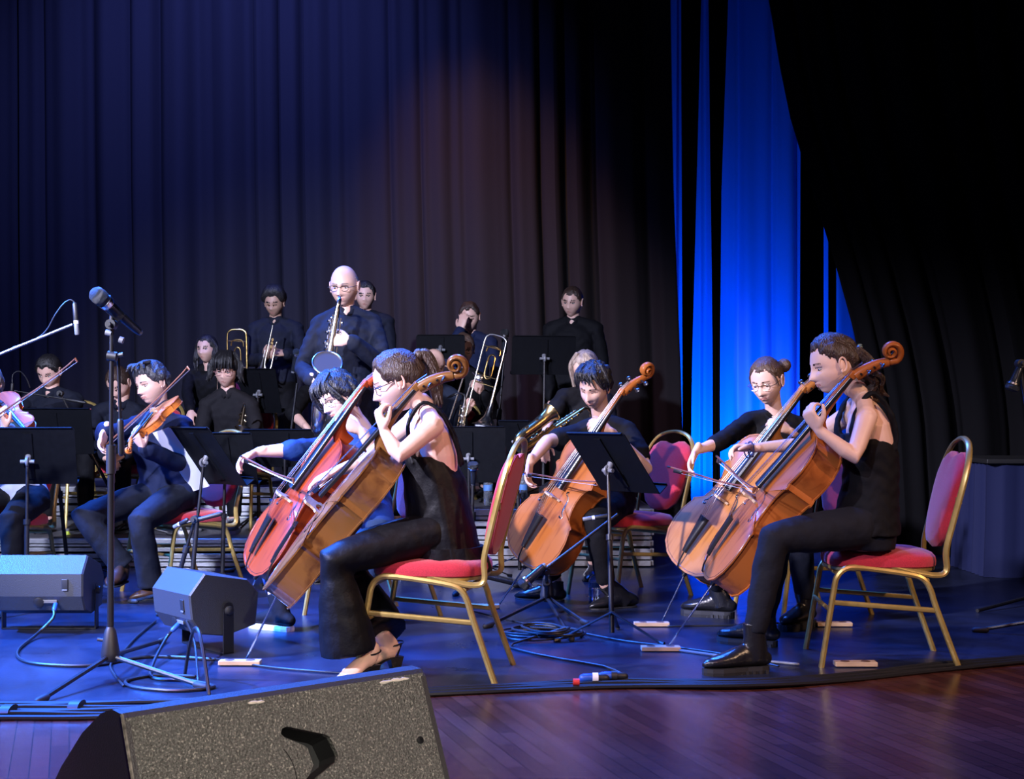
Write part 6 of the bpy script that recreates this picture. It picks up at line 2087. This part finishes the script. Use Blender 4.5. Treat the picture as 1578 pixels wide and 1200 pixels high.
def trombone(label, S0, S1, B1, bell_r=0.105, valves=True, mute=True, full=True):
    """S0: top of slide bow, local plane spanned by down (S1) and right"""
    t = empty('trombone', S0); tag(t, label, 'trombone', None)
    u = (V(S1) - V(S0)).normalized()      # down
    r = V(B1) - V(S0); r = (r - u * r.dot(u)).normalized()
    O = V(S0)
    def q(a, b, c=0.0): return O + r * a + u * b + u.cross(r) * c
    mb = MB()
    W = 0.155
    mb.tube([q(0, 0.62), q(0, 0.30), q(0, 0.06), q(0.015, 0.015), q(0.045, 0.0), q(W - 0.045, 0.0), q(W - 0.015, 0.015), q(W, 0.06), q(W, 0.35), q(W, 0.46), q(W, 0.52)], [0.0065, 0.0065, 0.007, 0.0075, 0.008, 0.008, 0.0085, 0.009, 0.011, 0.014, 0.018], 12, n=3)
    mb.build('main_tube', BRASS if not mute else SILVER, t)
    mb = MB(); mb.lathe([(0.018, 0), (0.024, 0.04), (0.034, 0.08), (0.052, 0.11), (bell_r * 0.8, 0.135), (bell_r, 0.145), (bell_r * 0.99, 0.149), (bell_r * 0.7, 0.130), (0.03, 0.07), (0.016, 0.0)], 28, q(W, 0.515), u); mb.build('bell', SILVER if mute else BRASS, t)
    mb = MB()
    for b in (0.09, 0.30):
        mb.tube([q(0.0, b), q(W, b + 0.01)], 0.004, 6)
    mb.tube([q(0.0, 0.36), q(W, 0.37)], 0.005, 6)
    mb.build('brace', BRASS, t)
    if valves:
        mb = MB(); mb.tube([q(0.03, 0.13), q(0.035, 0.10), q(0.06, 0.085), q(0.10, 0.085), q(0.125, 0.10), q(0.13, 0.14)], 0.006, 8, n=4)
        mb.tube([q(0.055, 0.20), q(0.06, 0.16), q(0.08, 0.145), q(0.10, 0.16), q(0.105, 0.20), q(0.105, 0.29), q(0.09, 0.32), q(0.07, 0.32), q(0.055, 0.29), q(0.055, 0.20)], 0.0065, 8, n=4)
        mb.build('valve_tube', BRASS, t)
        mb = MB(); mb.lathe([(0.024, 0), (0.028, 0.004), (0.028, 0.05), (0.02, 0.055)], 18, q(0.03, 0.33, -0.03), u.cross(r)); mb.tube([q(-0.03, 0.30), q(0.05, 0.35)], 0.005, 6); mb.build('valve', SILVER, t)
    if full:
        for a in (-0.02, -0.085):
            mb = MB(); mb.tube([q(a, 0.36), q(a - 0.03, 0.80)], 0.006, 8); mb.build('slide_tube', SILVER, t)
        mb = MB(); mb.tube([q(-0.115, 0.80), q(-0.11, 0.84), q(-0.08, 0.855), q(-0.055, 0.84), q(-0.05, 0.80)], 0.0065, 8, n=4); mb.build('slide_bow', SILVER, t)
    if mute:
        m2 = empty('trombone_mute', q(W, 0.66)); tag(m2, 'white cup mute with a red ring in the trombone bell', 'mute')
        mb = MB(); mb.lathe([(0.04, -0.03), (0.082, 0.0), (0.080, 0.02), (0.072, 0.045), (0.055, 0.085), (0.050, 0.088)], 26, q(W, 0.66), u); mb.build('cup', WHITEP, m2)
        mb = MB(); mb.lathe([(0.056, 0.078), (0.058, 0.088), (0.058, 0.100), (0.05, 0.106)], 26, q(W, 0.66), u); mb.build('rim_band', mat('red rim', (0.55, 0.02, 0.03), 0.35), m2)
        mb = MB(); mb.lathe([(0.050, 0.102), (0.051, 0.118), (0.03, 0.122)], 22, q(W, 0.66), u); mb.build('base', BLACKP, m2)
    return t


trombone('silver trombone with valve held upright beside the cello scroll', P(750, 513, 9.78), P(728, 600, 9.72), P(784, 520, 9.78))
trombone('brass trombone whose top loop rises behind the long-haired boy', P(350, 508, 11.1), P(352, 600, 11.1), P(372, 507, 11.1), valves=True, mute=False)

# trumpet
t = empty('trumpet', P(420, 500, 10.9)); tag(t, 'silver trumpet held upright against the chest of the person with afro hair', 'trumpet')
A = P(420, 503, 10.9); Bp = P(409, 556, 10.85)
u = (Bp - A).normalized(); r = V((1, 0, 0)); r = (r - u * r.dot(u)).normalized()
q = lambda a, b: A + r * a + u * b
mb = MB(); mb.tube([q(0, 0), q(0, 0.10), q(0, 0.30), q(0.01, 0.34), q(0.03, 0.35), q(0.05, 0.34), q(0.055, 0.30), q(0.055, 0.16), q(0.06, 0.12)], [.005, .005, .006, .006, .006, .006, .006, .006, .006], 10, n=3); mb.build('leadpipe', SILVER, t)
mb = MB(); mb.lathe([(0.008, 0), (0.011, 0.08), (0.018, 0.13), (0.035, 0.16), (0.058, 0.172), (0.057, 0.175), (0.03, 0.158), (0.008, 0.05)], 24, q(-0.02, 0.20), u); mb.build('bell', SILVER, t)
for k in range(3):
    mb = MB(); mb.tube([q(0.028 - 0.0, 0.13 + k * 0.03) + V((0, -0.02, 0.0)), q(0.028, 0.13 + k * 0.03) + V((0.02, -0.12, 0.02))], 0.010, 10); mb.build('valve', BRASS, t)
mb = MB(); mb.lathe([(0.009, -0.012), (0.006, 0.0), (0.004, 0.03)], 12, A, u); mb.build('mouthpiece', SILVER, t)

# bottles
def bottle(label, p, h=0.20, m=CLEAR, cap_=BLUETAPE):
    p = V(p); t = empty('bottle', p); tag(t, label, 'bottle')
    mb = MB(); mb.lathe([(0.028, 0), (0.032, 0.01), (0.032, h * .35), (0.030, h * .4), (0.032, h * .45), (0.032, h * .68), (0.022, h * .82), (0.012, h * .9), (0.012, h * .95)], 18, p); mb.build('body', m, t)
    mb = MB(); mb.lathe([(0.014, h * .93), (0.014, h), (0.012, h * 1.005)], 14, p); mb.build('cap', cap_, t)
    mb = MB(); mb.lathe([(0.0326, h * .46), (0.0326, h * .64)], 18, p); mb.build('wrapper', mat('bottle wrap', (0.1, 0.25, 0.6), 0.5), t)
bottle('clear water bottle beside the shin of the cellist in blue', P(420, 768, 9.3), 0.26) if False else None
bottle('clear water bottle on the low riser left of the reddish cello', V((P(418, 760, 9.5).x, 9.5, 0.2)), 0.24)
bottle('clear water bottle on the taller riser right of the near red chair', V((P(752, 760, 9.45).x, 9.45, 0.4)), 0.22)
bottle('clear water bottle standing on the riser behind the hand of the young cellist', V((P(806, 760, 9.5).x, 9.5, 0.4)), 0.22)
bottle('yellow-green bottle on the floor behind the left music stand', FL(104, 868) , 0.24, mat('lime plastic', (0.55, 0.75, 0.05), 0.35), GREY)
bottle('clear bottle standing by the shoe of the young cellist', FL(916, 925), 0.16)
